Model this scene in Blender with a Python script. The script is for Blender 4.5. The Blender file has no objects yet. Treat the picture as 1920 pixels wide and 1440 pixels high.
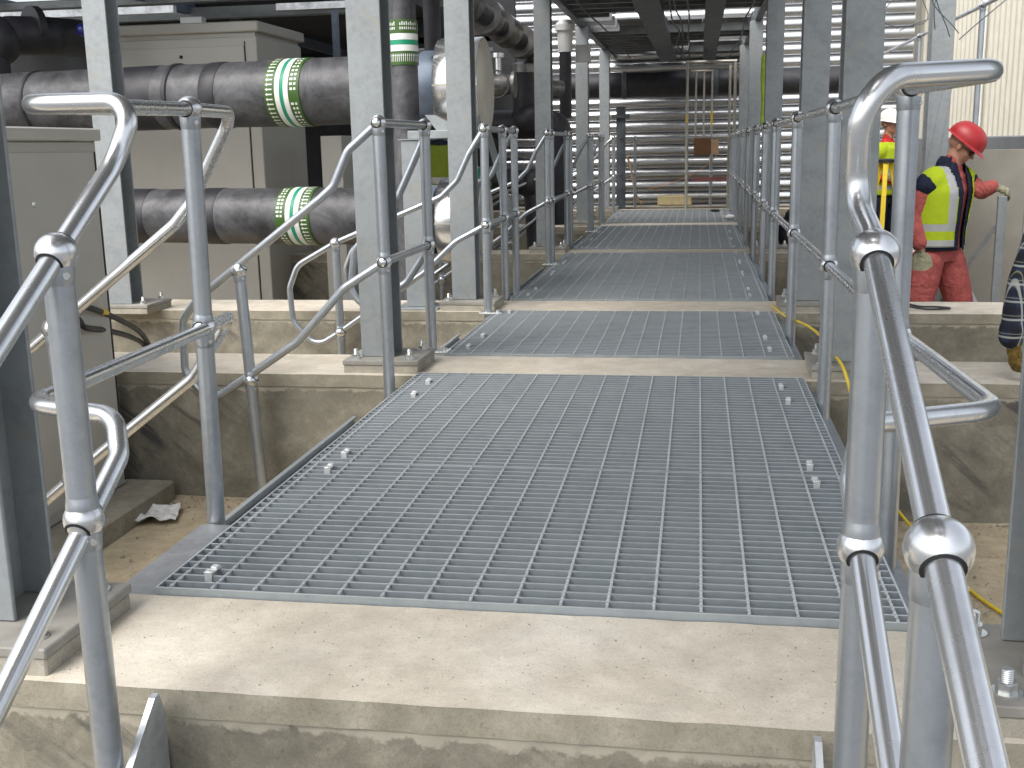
import bpy, math, random
from mathutils import Vector, Matrix, noise
from mathutils.kdtree import KDTree
random.seed(7)
S = bpy.context.scene
COL = S.collection
PI = math.pi

# ------------------------------------------------------------------ mesh builder
class MB:
    def __init__(s): s.v=[]; s.f=[]; s.m=[]; s.s=[]
    def add(s, vs, fs, mat=0, smooth=False):
        o=len(s.v); s.v+= [tuple(v) for v in vs]
        for f in fs: s.f.append(tuple(i+o for i in f)); s.m.append(mat); s.s.append(smooth)
    def box(s,x0,x1,y0,y1,z0,z1,b=0.0,mat=0):
        if x0>x1: x0,x1=x1,x0
        if y0>y1: y0,y1=y1,y0
        if z0>z1: z0,z1=z1,z0
        if b<=0:
            vs=[(x,y,z) for x in (x0,x1) for y in (y0,y1) for z in (z0,z1)]
            s.add(vs,[(0,1,3,2),(4,6,7,5),(0,4,5,1),(2,3,7,6),(0,2,6,4),(1,5,7,3)],mat); return
        b=min(b,(x1-x0)*.45,(y1-y0)*.45,(z1-z0)*.45)
        X=(x0,x1);Y=(y0,y1);Z=(z0,z1); vs=[];idx={}
        for i in (0,1):
            for j in (0,1):
                for k in (0,1):
                    sx=b if i==0 else -b; sy=b if j==0 else -b; sz=b if k==0 else -b
                    idx[(i,j,k,0)]=len(vs); vs.append((X[i],Y[j]+sy,Z[k]+sz))
                    idx[(i,j,k,1)]=len(vs); vs.append((X[i]+sx,Y[j],Z[k]+sz))
                    idx[(i,j,k,2)]=len(vs); vs.append((X[i]+sx,Y[j]+sy,Z[k]))
        fs=[]
        for i in (0,1):
            q=[idx[(i,0,0,0)],idx[(i,1,0,0)],idx[(i,1,1,0)],idx[(i,0,1,0)]]; fs.append(q if i else q[::-1])
            q=[idx[(0,i,0,1)],idx[(1,i,0,1)],idx[(1,i,1,1)],idx[(0,i,1,1)]]; fs.append(q[::-1] if i else q)
            q=[idx[(0,0,i,2)],idx[(1,0,i,2)],idx[(1,1,i,2)],idx[(0,1,i,2)]]; fs.append(q if i else q[::-1])
        for a in (0,1):
            for c in (0,1):
                fs.append([idx[(a,c,0,0)],idx[(a,c,1,0)],idx[(a,c,1,1)],idx[(a,c,0,1)]])
                fs.append([idx[(a,0,c,0)],idx[(a,1,c,0)],idx[(a,1,c,2)],idx[(a,0,c,2)]])
                fs.append([idx[(0,a,c,1)],idx[(1,a,c,1)],idx[(1,a,c,2)],idx[(0,a,c,2)]])
        for i in (0,1):
            for j in (0,1):
                for k in (0,1): fs.append([idx[(i,j,k,0)],idx[(i,j,k,1)],idx[(i,j,k,2)]])
        s.add(vs,fs,mat)
    def obox(s,c,ax,ay,az,mat=0):
        c=Vector(c);ax=Vector(ax);ay=Vector(ay);az=Vector(az)
        vs=[c+ax*i+ay*j+az*k for i in(-1,1) for j in(-1,1) for k in(-1,1)]
        s.add(vs,[(0,1,3,2),(4,6,7,5),(0,4,5,1),(2,3,7,6),(0,2,6,4),(1,5,7,3)],mat)
    def bar(s,a,b,w,h,mat=0,up=(0,0,1)):
        a=Vector(a);b=Vector(b);d=b-a;L=d.length;d.normalize();u=Vector(up)
        if abs(d.dot(u))>.95: u=Vector((0,1,0))
        x=d.cross(u).normalized();z=x.cross(d)
        s.obox((a+b)/2,x*w/2,d*L/2,z*h/2,mat)
    def tube(s,path,r,n=20,mat=0,caps=True,smooth=True,closed=False):
        P=[Vector(p) for p in path]; rs=r if isinstance(r,(list,tuple)) else [r]*len(P)
        vs=[];prev=None
        for i,p in enumerate(P):
            if i==0:t=P[1]-P[0]
            elif i==len(P)-1:t=P[-1]-P[-2]
            else:t=(P[i+1]-P[i]).normalized()+(P[i]-P[i-1]).normalized()
            t.normalize()
            if prev is None:
                a=Vector((0,0,1)) if abs(t.z)<.9 else Vector((1,0,0)); nx=t.cross(a).normalized()
            else:
                nx=prev-t*prev.dot(t)
                nx.normalize()
            prev=nx; ny=t.cross(nx)
            for k in range(n):
                a=2*PI*k/n; vs.append(p+(nx*math.cos(a)+ny*math.sin(a))*rs[i])
        fs=[]
        for i in range(len(P)-1):
            for k in range(n):
                k2=(k+1)%n; fs.append((i*n+k,i*n+k2,(i+1)*n+k2,(i+1)*n+k))
        s.add(vs,fs,mat,smooth)
        if caps:
            s.add(vs[:n],[tuple(range(n))[::-1]],mat); s.add(vs[-n:],[tuple(range(n))],mat)
    def cyl(s,a,b,r,n=24,mat=0,r2=None): s.tube([a,b],[r,r if r2 is None else r2],n,mat)
    def lathe(s,o,axis,prof,n=24,mat=0):
        """prof: list of (distance along axis, radius)"""
        o=Vector(o);ax=Vector(axis).normalized(); a=Vector((0,0,1)) if abs(ax.z)<.9 else Vector((1,0,0))
        nx=ax.cross(a).normalized();ny=ax.cross(nx); vs=[]
        for d,r in prof:
            for k in range(n):
                t=2*PI*k/n; vs.append(o+ax*d+(nx*math.cos(t)+ny*math.sin(t))*r)
        fs=[]
        for i in range(len(prof)-1):
            for k in range(n):
                k2=(k+1)%n; fs.append((i*n+k,(i+1)*n+k,(i+1)*n+k2,i*n+k2))
        s.add(vs,fs,mat,True)
        s.add(vs[:n],[tuple(range(n))],mat); s.add(vs[-n:],[tuple(range(n))[::-1]],mat)
    def sphere(s,c,r,n=24,m=14,mat=0,sc=(1,1,1)):
        c=Vector(c);vs=[];fs=[]
        for i in range(m+1):
            t=PI*i/m
            for k in range(n):
                a=2*PI*k/n; vs.append(c+Vector((r*sc[0]*math.sin(t)*math.cos(a),r*sc[1]*math.sin(t)*math.sin(a),r*sc[2]*math.cos(t))))
        for i in range(m):
            for k in range(n):
                k2=(k+1)%n; fs.append((i*n+k,(i+1)*n+k,(i+1)*n+k2,i*n+k2))
        s.add(vs,fs,mat,True)
    def prism(s,poly,axis,a0,a1,mat=0):
        """poly of 2D pts in the plane normal to axis (0:x -> (y,z); 1:y -> (x,z); 2:z -> (x,y))"""
        def P(p,a):
            return (a,p[0],p[1]) if axis==0 else (p[0],a,p[1]) if axis==1 else (p[0],p[1],a)
        n=len(poly); vs=[P(p,a0) for p in poly]+[P(p,a1) for p in poly]
        fs=[tuple(range(n)),tuple(range(2*n-1,n-1,-1))]+[(i,(i+1)%n,(i+1)%n+n,i+n) for i in range(n)]
        s.add(vs,fs,mat)
    def build(s,name,mats,parent=None,loc=None,rot=None,recalc=True):
        me=bpy.data.meshes.new(name); me.from_pydata(s.v,[],s.f)
        for mm in (mats if isinstance(mats,(list,tuple)) else [mats]): me.materials.append(mm)
        me.polygons.foreach_set('material_index',s.m); me.polygons.foreach_set('use_smooth',s.s)
        if recalc:
            import bmesh
            bm=bmesh.new(); bm.from_mesh(me); bmesh.ops.remove_doubles(bm,verts=bm.verts,dist=1e-5) if len(s.v)<60000 else None
            bmesh.ops.recalc_face_normals(bm,faces=bm.faces); bm.to_mesh(me); bm.free()
        me.update()
        if any(s.s): me.set_sharp_from_angle(angle=math.radians(40))
        o=bpy.data.objects.new(name,me); COL.objects.link(o)
        if parent is not None: o.parent=parent
        if loc: o.location=loc
        if rot: o.rotation_euler=rot
        return o

def thing(name,label,cat,loc=(0,0,0),group=None,rz=0):
    o=bpy.data.objects.new(name,None); COL.objects.link(o); o.location=loc; o.rotation_euler=(0,0,rz)
    o.empty_display_size=.1; o['label']=label; o['category']=cat
    if group:o['group']=group
    return o
def tag(o,label,cat,group=None):
    o['label']=label;o['category']=cat
    if group:o['group']=group
    return o
def kind(o,k): o['kind']=k; return o

def fillet(pts,R,seg=8):
    P=[Vector(p) for p in pts]; Rs=R if isinstance(R,(list,tuple)) else [R]*len(P); out=[P[0]]
    for i in range(1,len(P)-1):
        a=P[i-1]-P[i]; b=P[i+1]-P[i]; la=a.length; lb=b.length; a.normalize(); b.normalize()
        ang=a.angle(b)
        if ang>PI-.03: out.append(P[i]); continue
        d=min(Rs[i]/math.tan(ang/2),la*.49,lb*.49); r=d*math.tan(ang/2)
        c=P[i]+(a+b).normalized()*(r/math.sin(ang/2)); s0=P[i]+a*d-c; s1=P[i]+b*d-c
        th=s0.angle(s1)
        for k in range(seg+1):
            t=k/seg; out.append(c+(s0*math.sin((1-t)*th)+s1*math.sin(t*th))/math.sin(th))
    out.append(P[-1]); return out
def smooth_path(pts,n=6):
    P=[Vector(p) for p in pts]; P=[P[0]*2-P[1]]+P+[P[-1]*2-P[-2]]; out=[]
    for i in range(1,len(P)-2):
        for k in range(n):
            t=k/n; a,b,c,d=P[i-1:i+3]
            out.append(.5*((2*b)+(c-a)*t+(2*a-5*b+4*c-d)*t*t+(3*b-a-3*c+d)*t**3))
    out.append(P[-2]); return out

# ------------------------------------------------------------------ materials
def newmat(name):
    m=bpy.data.materials.new(name); m.use_nodes=True; nt=m.node_tree; b=nt.nodes['Principled BSDF']; return m,nt,b
def N(nt,t,**k):
    n=nt.nodes.new(t)
    for a,v in k.items(): setattr(n,a,v)
    return n
def coord(nt,scale=1,obj=False):
    tc=N(nt,'ShaderNodeTexCoord'); mp=N(nt,'ShaderNodeMapping'); mp.inputs['Scale'].default_value=(scale,)*3 if not isinstance(scale,tuple) else scale
    if obj: nt.links.new(tc.outputs['Object'],mp.inputs[0])
    else:
        g=N(nt,'ShaderNodeNewGeometry'); nt.links.new(g.outputs['Position'],mp.inputs[0])
    return mp
def noiset(nt,co,scale,detail=4,rough=.55,dist=0):
    n=N(nt,'ShaderNodeTexNoise'); n.inputs['Scale'].default_value=scale; n.inputs['Detail'].default_value=detail
    n.inputs['Roughness'].default_value=rough; n.inputs['Distortion'].default_value=dist
    nt.links.new(co.outputs[0],n.inputs['Vector']); return n
def ramp(nt,src,stops):
    r=N(nt,'ShaderNodeValToRGB'); el=r.color_ramp.elements
    while len(el)<len(stops): el.new(.5)
    for e,(p,c) in zip(el,stops): e.position=p; e.color=(c[0],c[1],c[2],1) if len(c)>2 else (c[0],c[0],c[0],1)
    nt.links.new(src,r.inputs[0]); return r
def mix(nt,fac,a,b,mode='MIX'):
    m=N(nt,'ShaderNodeMix',data_type='RGBA',blend_type=mode)
    if isinstance(fac,(int,float)): m.inputs[0].default_value=fac
    else: nt.links.new(fac,m.inputs[0])
    for s,i in ((a,6),(b,7)):
        if isinstance(s,tuple): m.inputs[i].default_value=(*s,1)
        else: nt.links.new(s,m.inputs[i])
    return m.outputs[2]
def bump(nt,b,h,strength=.2,dist=.005):
    n=N(nt,'ShaderNodeBump'); n.inputs['Strength'].default_value=strength; n.inputs['Distance'].default_value=dist
    nt.links.new(h,n.inputs['Height']); nt.links.new(n.outputs[0],b.inputs['Normal'])

def galv(name,c0,c1,rough,metal,spangle=60,streak=0,bumpy=.08,dirt=None,sp_amt=.16):
    m,nt,b=newmat(name); co=coord(nt)
    v=N(nt,'ShaderNodeTexVoronoi'); v.inputs['Scale'].default_value=spangle; nt.links.new(co.outputs[0],v.inputs['Vector'])
    n1=noiset(nt,co,7,5,.6,.3); n2=noiset(nt,co,38,4,.6)
    sx=N(nt,'ShaderNodeSeparateColor'); nt.links.new(v.outputs['Color'],sx.inputs[0])
    f=N(nt,'ShaderNodeMath',operation='MULTIPLY_ADD'); nt.links.new(sx.outputs[0],f.inputs[0]); f.inputs[1].default_value=sp_amt; nt.links.new(n1.outputs[0],f.inputs[2])
    f2=N(nt,'ShaderNodeMath',operation='MULTIPLY_ADD'); nt.links.new(n2.outputs[0],f2.inputs[0]); f2.inputs[1].default_value=.5; nt.links.new(f.outputs[0],f2.inputs[2])
    r=ramp(nt,f2.outputs[0],[(.45+sp_amt*.2,c0),(.78+sp_amt*.9,c1)])
    col=r.outputs[0]
    if dirt:
        n3=noiset(nt,co,4.5,6,.7,.5); rr=ramp(nt,n3.outputs[0],[(.56,(0,)),(.74,(1,))])
        col=mix(nt,rr.outputs[0],col,dirt)
    nt.links.new(col,b.inputs['Base Color']); b.inputs['Metallic'].default_value=metal
    rm=N(nt,'ShaderNodeMapRange'); nt.links.new(f2.outputs[0],rm.inputs[0]); rm.inputs[1].default_value=.4;rm.inputs[2].default_value=1.1;rm.inputs[3].default_value=rough+.08;rm.inputs[4].default_value=max(.08,rough-.08)
    nt.links.new(rm.outputs[0],b.inputs['Roughness'])
    bump(nt,b,n2.outputs[0],bumpy,.004)
    return m

def simple(name,c,rough=.6,metal=0,var=.15,scale=12,bp=.05,spec=None,obj=False):
    m,nt,b=newmat(name); co=coord(nt,1,obj); n=noiset(nt,co,scale,5,.6)
    a=tuple(x*(1-var) for x in c); d=tuple(min(1,x*(1+var)) for x in c)
    r=ramp(nt,n.outputs[0],[(.3,a),(.7,d)]); nt.links.new(r.outputs[0],b.inputs['Base Color'])
    b.inputs['Roughness'].default_value=rough; b.inputs['Metallic'].default_value=metal
    if spec is not None: b.inputs['Specular IOR Level'].default_value=spec
    if bp: bump(nt,b,n.outputs[0],bp,.01)
    return m

def concrete_mat(name,base,dark,pale,streaks=False,pits=True,con=.5):
    m,nt,b=newmat(name); co=coord(nt)
    n1=noiset(nt,co,1.6,6,.62,.4); n2=noiset(nt,co,9,8,.7,.2); n3=noiset(nt,co,95,4,.7)
    c=ramp(nt,n1.outputs[0],[(.34,dark),(.5,base),(.68,pale)]).outputs[0]
    c=mix(nt,con,c,ramp(nt,n2.outputs[0],[(.3,tuple(x*.55 for x in base)),(.5,base),(.72,tuple(min(1,x*1.3) for x in pale))]).outputs[0])
    sp=ramp(nt,n3.outputs[0],[(.3,(.72,.72,.72)),(.45,(1,1,1)),(.7,(1.0,1.0,1.0))]).outputs[0]
    c=mix(nt,.8,c,sp,'MULTIPLY')
    n5=noiset(nt,co,260,3,.8); c=mix(nt,.7,c,ramp(nt,n5.outputs[0],[(.3,(.72,.71,.70)),(.5,(1,1,1)),(.7,(1.12,1.12,1.12))]).outputs[0],'MULTIPLY')
    if pits:
        v=N(nt,'ShaderNodeTexVoronoi'); v.inputs['Scale'].default_value=23; nt.links.new(co.outputs[0],v.inputs['Vector'])
        pr=ramp(nt,v.outputs['Distance'],[(.025,(.3,.27,.22)),(.06,(1,1,1))]).outputs[0]
        pm=ramp(nt,noiset(nt,co,3.1,3).outputs[0],[(.52,(0,)),(.62,(1,))]).outputs[0]
        c=mix(nt,pm,c,mix(nt,1,c,pr,'MULTIPLY'))
    if streaks:   # diagonal black smears of mould oil left on the faces of the beams
        m0=N(nt,'ShaderNodeMapping'); m0.inputs['Rotation'].default_value=(0,math.radians(-40),0)
        g=N(nt,'ShaderNodeNewGeometry'); nt.links.new(g.outputs['Position'],m0.inputs[0])
        mp=N(nt,'ShaderNodeMapping'); mp.inputs['Scale'].default_value=(1.3,1,9); nt.links.new(m0.outputs[0],mp.inputs[0])
        ns=noiset(nt,mp,1.5,6,.65,.6); big=noiset(nt,co,1.35,3,.5,.2)
        mk=ramp(nt,ns.outputs[0],[(.50,(0,)),(.64,(1,))]).outputs[0]; mb=ramp(nt,big.outputs[0],[(.47,(0,)),(.6,(1,))]).outputs[0]
        mm=N(nt,'ShaderNodeMath',operation='MULTIPLY'); nt.links.new(mk,mm.inputs[0]); nt.links.new(mb,mm.inputs[1])
        mm2=N(nt,'ShaderNodeMath',operation='MULTIPLY'); nt.links.new(mm.outputs[0],mm2.inputs[0]); mm2.inputs[1].default_value=.8
        c=mix(nt,mm2.outputs[0],c,(.05,.05,.055))
        pale_s=ramp(nt,ns.outputs[0],[(.30,(1,)),(.36,(0,))]).outputs[0]
        c=mix(nt,N_mul(nt,pale_s,.12),c,(.42,.40,.35))
        # broken crust of the upper pour running along the top of the face
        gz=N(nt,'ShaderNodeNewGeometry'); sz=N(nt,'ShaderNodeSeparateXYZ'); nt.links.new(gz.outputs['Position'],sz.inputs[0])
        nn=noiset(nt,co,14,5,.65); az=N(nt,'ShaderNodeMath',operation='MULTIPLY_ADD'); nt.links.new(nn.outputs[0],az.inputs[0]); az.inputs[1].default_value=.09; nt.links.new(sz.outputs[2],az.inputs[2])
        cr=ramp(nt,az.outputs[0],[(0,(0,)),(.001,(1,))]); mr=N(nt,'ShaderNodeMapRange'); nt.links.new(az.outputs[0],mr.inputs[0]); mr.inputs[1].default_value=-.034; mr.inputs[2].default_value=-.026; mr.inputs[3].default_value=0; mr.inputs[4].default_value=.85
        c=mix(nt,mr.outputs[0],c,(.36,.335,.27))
    nt.links.new(c,b.inputs['Base Color']); b.inputs['Roughness'].default_value=.9; b.inputs['Specular IOR Level'].default_value=.25
    ad=N(nt,'ShaderNodeMath',operation='MULTIPLY_ADD'); nt.links.new(n3.outputs[0],ad.inputs[0]); ad.inputs[1].default_value=.3; nt.links.new(n2.outputs[0],ad.inputs[2])
    bump(nt,b,ad.outputs[0],.35,.008)
    return m
def N_mul(nt,a,k):
    m=N(nt,'ShaderNodeMath',operation='MULTIPLY'); nt.links.new(a,m.inputs[0]); m.inputs[1].default_value=k; return m.outputs[0]

M={}
M['tube']=galv('galvanised_tube',(.33,.36,.39),(.46,.495,.53),.34,.82,140,bumpy=.04,sp_amt=.06)
M['tube_bright']=galv('bright_galvanised_tube',(.58,.595,.605),(.73,.745,.755),.26,.9,150,bumpy=.02,sp_amt=.05)
M['column']=galv('matt_galvanised_steel',(.24,.262,.275),(.315,.34,.35),.5,.4,45,dirt=(.34,.325,.28))
M['zinc']=galv('zinc_plate',(.36,.38,.40),(.62,.65,.68),.38,.6,35)
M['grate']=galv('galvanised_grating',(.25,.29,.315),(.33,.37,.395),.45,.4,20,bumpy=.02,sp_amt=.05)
M['grate_lit']=galv('lit_grating_edge',(.50,.53,.555),(.62,.65,.67),.38,.5,60,bumpy=.02,sp_amt=.05)  # paler grating tone; sky light on the tops is put into the colour
M['plate_dark']=galv('dull_cover_plate',(.17,.18,.19),(.25,.26,.27),.5,.4,30)
M['bolt']=galv('zinc_bolt',(.45,.47,.47),(.72,.74,.72),.3,.85,160)
M['clip']=galv('zinc_clip',(.62,.64,.65),(.82,.84,.84),.4,.5,120)
M['hole']=simple('dark_gap',(.012,.013,.014),.8,0,0,5,0)
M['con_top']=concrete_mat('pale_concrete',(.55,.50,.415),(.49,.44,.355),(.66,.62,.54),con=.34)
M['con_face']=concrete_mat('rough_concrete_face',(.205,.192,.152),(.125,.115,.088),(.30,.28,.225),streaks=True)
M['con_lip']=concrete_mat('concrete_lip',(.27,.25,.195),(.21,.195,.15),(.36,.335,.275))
M['floor']=concrete_mat('dusty_floor',(.42,.35,.24),(.33,.27,.18),(.52,.44,.31),pits=False)
def grey_yard(m):
    # the sandy dust lies between the beams only; the open yard further off is grey hardcore
    nt=m.node_tree; b=nt.nodes['Principled BSDF']; src=b.inputs['Base Color'].links[0].from_socket
    g=N(nt,'ShaderNodeNewGeometry'); sp=N(nt,'ShaderNodeSeparateXYZ'); nt.links.new(g.outputs['Position'],sp.inputs[0])
    ax=N(nt,'ShaderNodeMath',operation='ABSOLUTE'); nt.links.new(sp.outputs[0],ax.inputs[0])
    r1=N(nt,'ShaderNodeMapRange'); nt.links.new(ax.outputs[0],r1.inputs[0]); r1.inputs[1].default_value=4.5; r1.inputs[2].default_value=7
    r2=N(nt,'ShaderNodeMapRange'); nt.links.new(sp.outputs[1],r2.inputs[0]); r2.inputs[1].default_value=-.6; r2.inputs[2].default_value=-1.6
    mx=N(nt,'ShaderNodeMath',operation='MAXIMUM'); nt.links.new(r1.outputs[0],mx.inputs[0]); nt.links.new(r2.outputs[0],mx.inputs[1])
    co=coord(nt); c=ramp(nt,noiset(nt,co,30,5,.7).outputs[0],[(.3,(.09,.095,.10)),(.7,(.22,.225,.23))]).outputs[0]
    nt.links.new(mix(nt,mx.outputs[0],src,c),b.inputs['Base Color'])
grey_yard(M['floor'])
M['grout']=concrete_mat('grout',(.33,.31,.26),(.24,.22,.18),(.42,.39,.33))
M['dusty']=simple('dusty_steel_plate',(.27,.26,.235),.75,.1,.22,7,.08)
M['cab']=simple('beige_cabinet_paint',(.46,.45,.41),.45,0,.05,3,.01)
M['cab_dark']=simple('cabinet_seam',(.03,.03,.028),.7,0,0,5,0)
M['dark_steel']=simple('dark_steelwork',(.10,.115,.13),.55,.2,.35,6,.05)
M['deck']=simple('dull_deck_sheet',(.20,.205,.205),.5,.4,.3,5,.04)
M['navy_steel']=simple('blue_grey_steel',(.16,.20,.26),.5,.3,.3,8,.05)
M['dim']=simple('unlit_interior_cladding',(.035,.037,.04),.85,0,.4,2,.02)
M['black']=simple('black_rubber',(.02,.02,.022),.5,0,.3,30,.05)
M['yellow']=simple('yellow_cable',(.75,.55,.03),.45,0,.1,20,.02)
M['yellow2']=simple('yellow_paint',(.78,.56,.02),.45,0,.12,20,.02)
M['cream']=simple('cream_cladding',(.50,.48,.405),.5,0,.05,4,.01)
M['dado']=simple('grey_plinth_panel',(.22,.235,.25),.6,.1,.12,4,.03)
M['board']=simple('cream_insulation_block',(.62,.52,.30),.9,0,.12,8,.08)
M['card']=simple('brown_cardboard',(.15,.07,.03),.8,0,.2,8,.03)
M['card_light']=simple('pale_cardboard',(.50,.32,.19),.8,0,.12,8,.03)
M['blue']=simple('blue_valve_paint',(.015,.02,.16),.3,0,.1,8,0)
M['white']=simple('white_plastic',(.72,.73,.72),.4,0,.05,8,0)
M['paper']=simple('crumpled_plastic',(.66,.65,.63),.3,0,.12,60,.3)
M['red_tape']=simple('red_tape',(.20,.07,.065),.6,0,.2,8,0)
M['green_dark']=simple('dark_green_tape',(.045,.11,.018),.4,0,.12,20,0)
M['green_teal']=simple('teal_tape',(.01,.28,.15),.4,0,.06,20,0)
M['tape_white']=simple('white_tape',(.78,.79,.76),.35,0,.04,20,0)
M['silver']=galv('silver_foil_cladding',(.62,.63,.64),(.80,.81,.82),.24,.85,8,bumpy=.05)
M['disc']=galv('dull_aluminium_end',(.48,.46,.40),(.60,.58,.52),.45,.45,6,bumpy=.03)
M['valve']=galv('valve_body_metal',(.10,.10,.10),(.26,.255,.245),.4,.6,14,bumpy=.15,dirt=(.12,.04,.02),sp_amt=.3)
M['scaffold']=galv('weathered_tube',(.36,.34,.29),(.52,.50,.44),.45,.6,30)
M['orange']=simple('orange_board',(.60,.24,.07),.6,0,.1,6,0)

def lagging():
    m,nt,b=newmat('grey_black_pipe_lagging'); co=coord(nt)
    n1=noiset(nt,co,3.2,7,.7,.9); n2=noiset(nt,co,17,6,.7); 
    c=ramp(nt,n1.outputs[0],[(.36,(.014,.015,.017)),(.47,(.045,.046,.051)),(.6,(.088,.090,.098)),(.74,(.13,.13,.138))]).outputs[0]
    c=mix(nt,.16,c,ramp(nt,n2.outputs[0],[(.35,(.03,.03,.033)),(.65,(.23,.23,.24))]).outputs[0])
    nt.links.new(c,b.inputs['Base Color']); b.inputs['Roughness'].default_value=.42; b.inputs['Specular IOR Level'].default_value=.45
    bump(nt,b,n2.outputs[0],.25,.01); return m
M['lag']=lagging()
M['lag_dark']=simple('black_lagging',(.022,.022,.027),.5,0,.4,9,.3)
def ribwall():
    m,nt,b=newmat('mill_finish_corrugated_sheet'); co=coord(nt,(.6,1,5)); n=noiset(nt,co,3,5,.6)
    r=ramp(nt,n.outputs[0],[(.3,(.50,.51,.525)),(.7,(.62,.63,.645))]); nt.links.new(r.outputs[0],b.inputs['Base Color'])
    b.inputs['Metallic'].default_value=.9; b.inputs['Roughness'].default_value=.27; return m
M['rib']=ribwall()

# ------------------------------------------------------------------ ground
def build_ground():
    # one sheet to the horizon, a little uneven and finer where the photograph looks down on it
    xs=[-200,-60,-20,-8]+[-5+.25*i for i in range(41)]+[8,20,60,200]
    ys=[-200,-60,-20,-6]+[-3+.25*i for i in range(81)]+[20,60,200]
    vs=[];fs=[]
    for y in ys:
        for x in xs:
            z=-.6+(.012*noise.noise(Vector((x*1.3,y*1.3,0)))+.004*noise.noise(Vector((x*6,y*6,0))) if abs(x)<7 and -4<y<18 else 0); vs.append((x,y,z))
    nx=len(xs)
    for j in range(len(ys)-1):
        for i in range(nx-1): fs.append((j*nx+i,j*nx+i+1,(j+1)*nx+i+1,(j+1)*nx+i))
    b=MB(); b.add(vs,fs,0,True); kind(b.build('ground',M['floor'],recalc=False),'structure')
build_ground()

# ------------------------------------------------------------------ concrete beams
BEAMS=[(-.425,0.0),(2.485,2.974),(4.437,4.948),(8.156,8.605),(11.70,12.28),(15.12,15.55),(16.05,16.6)]
BL=['nearest broad pale concrete beam across the bottom of the picture',
 'second concrete beam from the camera, with dark diagonal smears on its front face',
 'third concrete beam from the camera, passing behind the coiled yellow lead',
 'fourth concrete beam from the camera, beyond the long third grating bay',
 'fifth concrete beam from the camera, a thin cream strip in the distance',
 'sixth concrete beam, closing the far end of the last grating',
 'farthest low concrete beam, under the end handrail and the cream block']
def rough_box(b,x0,x1,y0,y1,z0,z1,mat,amp,step=.06,lip=None):
    """box whose long faces are gridded and slightly rough"""
    nx=max(2,int((x1-x0)/step)); ny=max(2,int((y1-y0)/step)); nz=max(1,int((z1-z0)/step))
    def g(fn,nu,nv,m):
        vs=[fn(i/nu,j/nv) for j in range(nv+1) for i in range(nu+1)]
        fs=[(j*(nu+1)+i,j*(nu+1)+i+1,(j+1)*(nu+1)+i+1,(j+1)*(nu+1)+i) for j in range(nv) for i in range(nu)]
        b.add(vs,fs,m,False)
    L=lambda a,c,t:a+(c-a)*t
    def jit(p):
        v=Vector(p); d=amp*(noise.noise(v*9)+.6*noise.noise(v*31+Vector((5,5,5))))
        d2=amp*(noise.noise(v*9+Vector((9,3,1)))+.6*noise.noise(v*31))
        return (p[0],p[1]+d,p[2]+d2)
    g(lambda u,v:jit((L(x0,x1,u),y0,L(z0,z1,v))),nx,nz,mat)
    g(lambda u,v:jit((L(x0,x1,u),L(y0,y1,v),z1)),nx,ny,mat)
    g(lambda u,v:jit((L(x1,x0,u),y1,L(z0,z1,v))),nx,nz,mat)
    g(lambda u,v:jit((x0,L(y1,y0,u),L(z0,z1,v))),ny,nz,mat)
    g(lambda u,v:jit((x1,L(y0,y1,u),L(z0,z1,v))),ny,nz,mat)
for i,(y0,y1) in enumerate(BEAMS):
    t=thing('concrete_beam',BL[i],'concrete beam',(0.8,y0,-.6),'concrete beams carrying the walkway')
    X0,X1=(-3.2 if i==0 else -6.5),(4.2 if i<5 else 4.6)
    st=.035 if i==0 else .06 if i<3 else .2
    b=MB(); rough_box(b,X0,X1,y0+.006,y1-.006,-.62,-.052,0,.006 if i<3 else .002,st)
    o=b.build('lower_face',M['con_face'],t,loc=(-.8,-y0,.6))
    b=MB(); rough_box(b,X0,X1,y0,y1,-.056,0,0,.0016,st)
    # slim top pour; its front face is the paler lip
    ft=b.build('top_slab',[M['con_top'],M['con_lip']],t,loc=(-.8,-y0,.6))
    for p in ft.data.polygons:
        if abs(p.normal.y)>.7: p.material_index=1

# ------------------------------------------------------------------ columns
def column_part(parent,h,base=.06,w=.152,d=.158):
    b=MB(); t=.011
    b.box(-w/2,w/2,-d/2,-d/2+t,base,h,.002); b.box(-w/2,w/2,d/2-t,d/2,base,h,.002)
    b.box(-.004,.004,-d/2+t+.0002,d/2-t-.0002,base,h)
    return b.build('shaft',M['column'],parent)
def plate_part(parent,cx,cy,w=.352,d=.34):
    b=MB(); b.box(cx-w/2+.004,cx+w/2-.004,cy-d/2+.004,cy+d/2-.004,-.003,.036,.004)
    g=b.build('grout_bed',M['grout'],parent)
    b=MB(); b.box(cx-w/2,cx+w/2,cy-d/2,cy+d/2,.0362,.058,.003); b.build('base_plate',M['dusty'],parent)
def bolt_mesh(h=.028,r=.011):
    b=MB(); b.lathe((0,0,0),(0,0,1),[(0,.026),(.004,.026)],20)
    b.lathe((0,0,.004),(0,0,1),[(0,.0185),(.0165,.0185),(.018,.0165)],6)
    pr=[]; z=.0
    while z<h: pr+= [(z,r),(z+.0018,r-.0012)]; z+=.0036
    pr.append((h,r-.003)); b.lathe((0,0,.018),(0,0,1),pr,16)
    return b
BOLT=None
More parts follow.
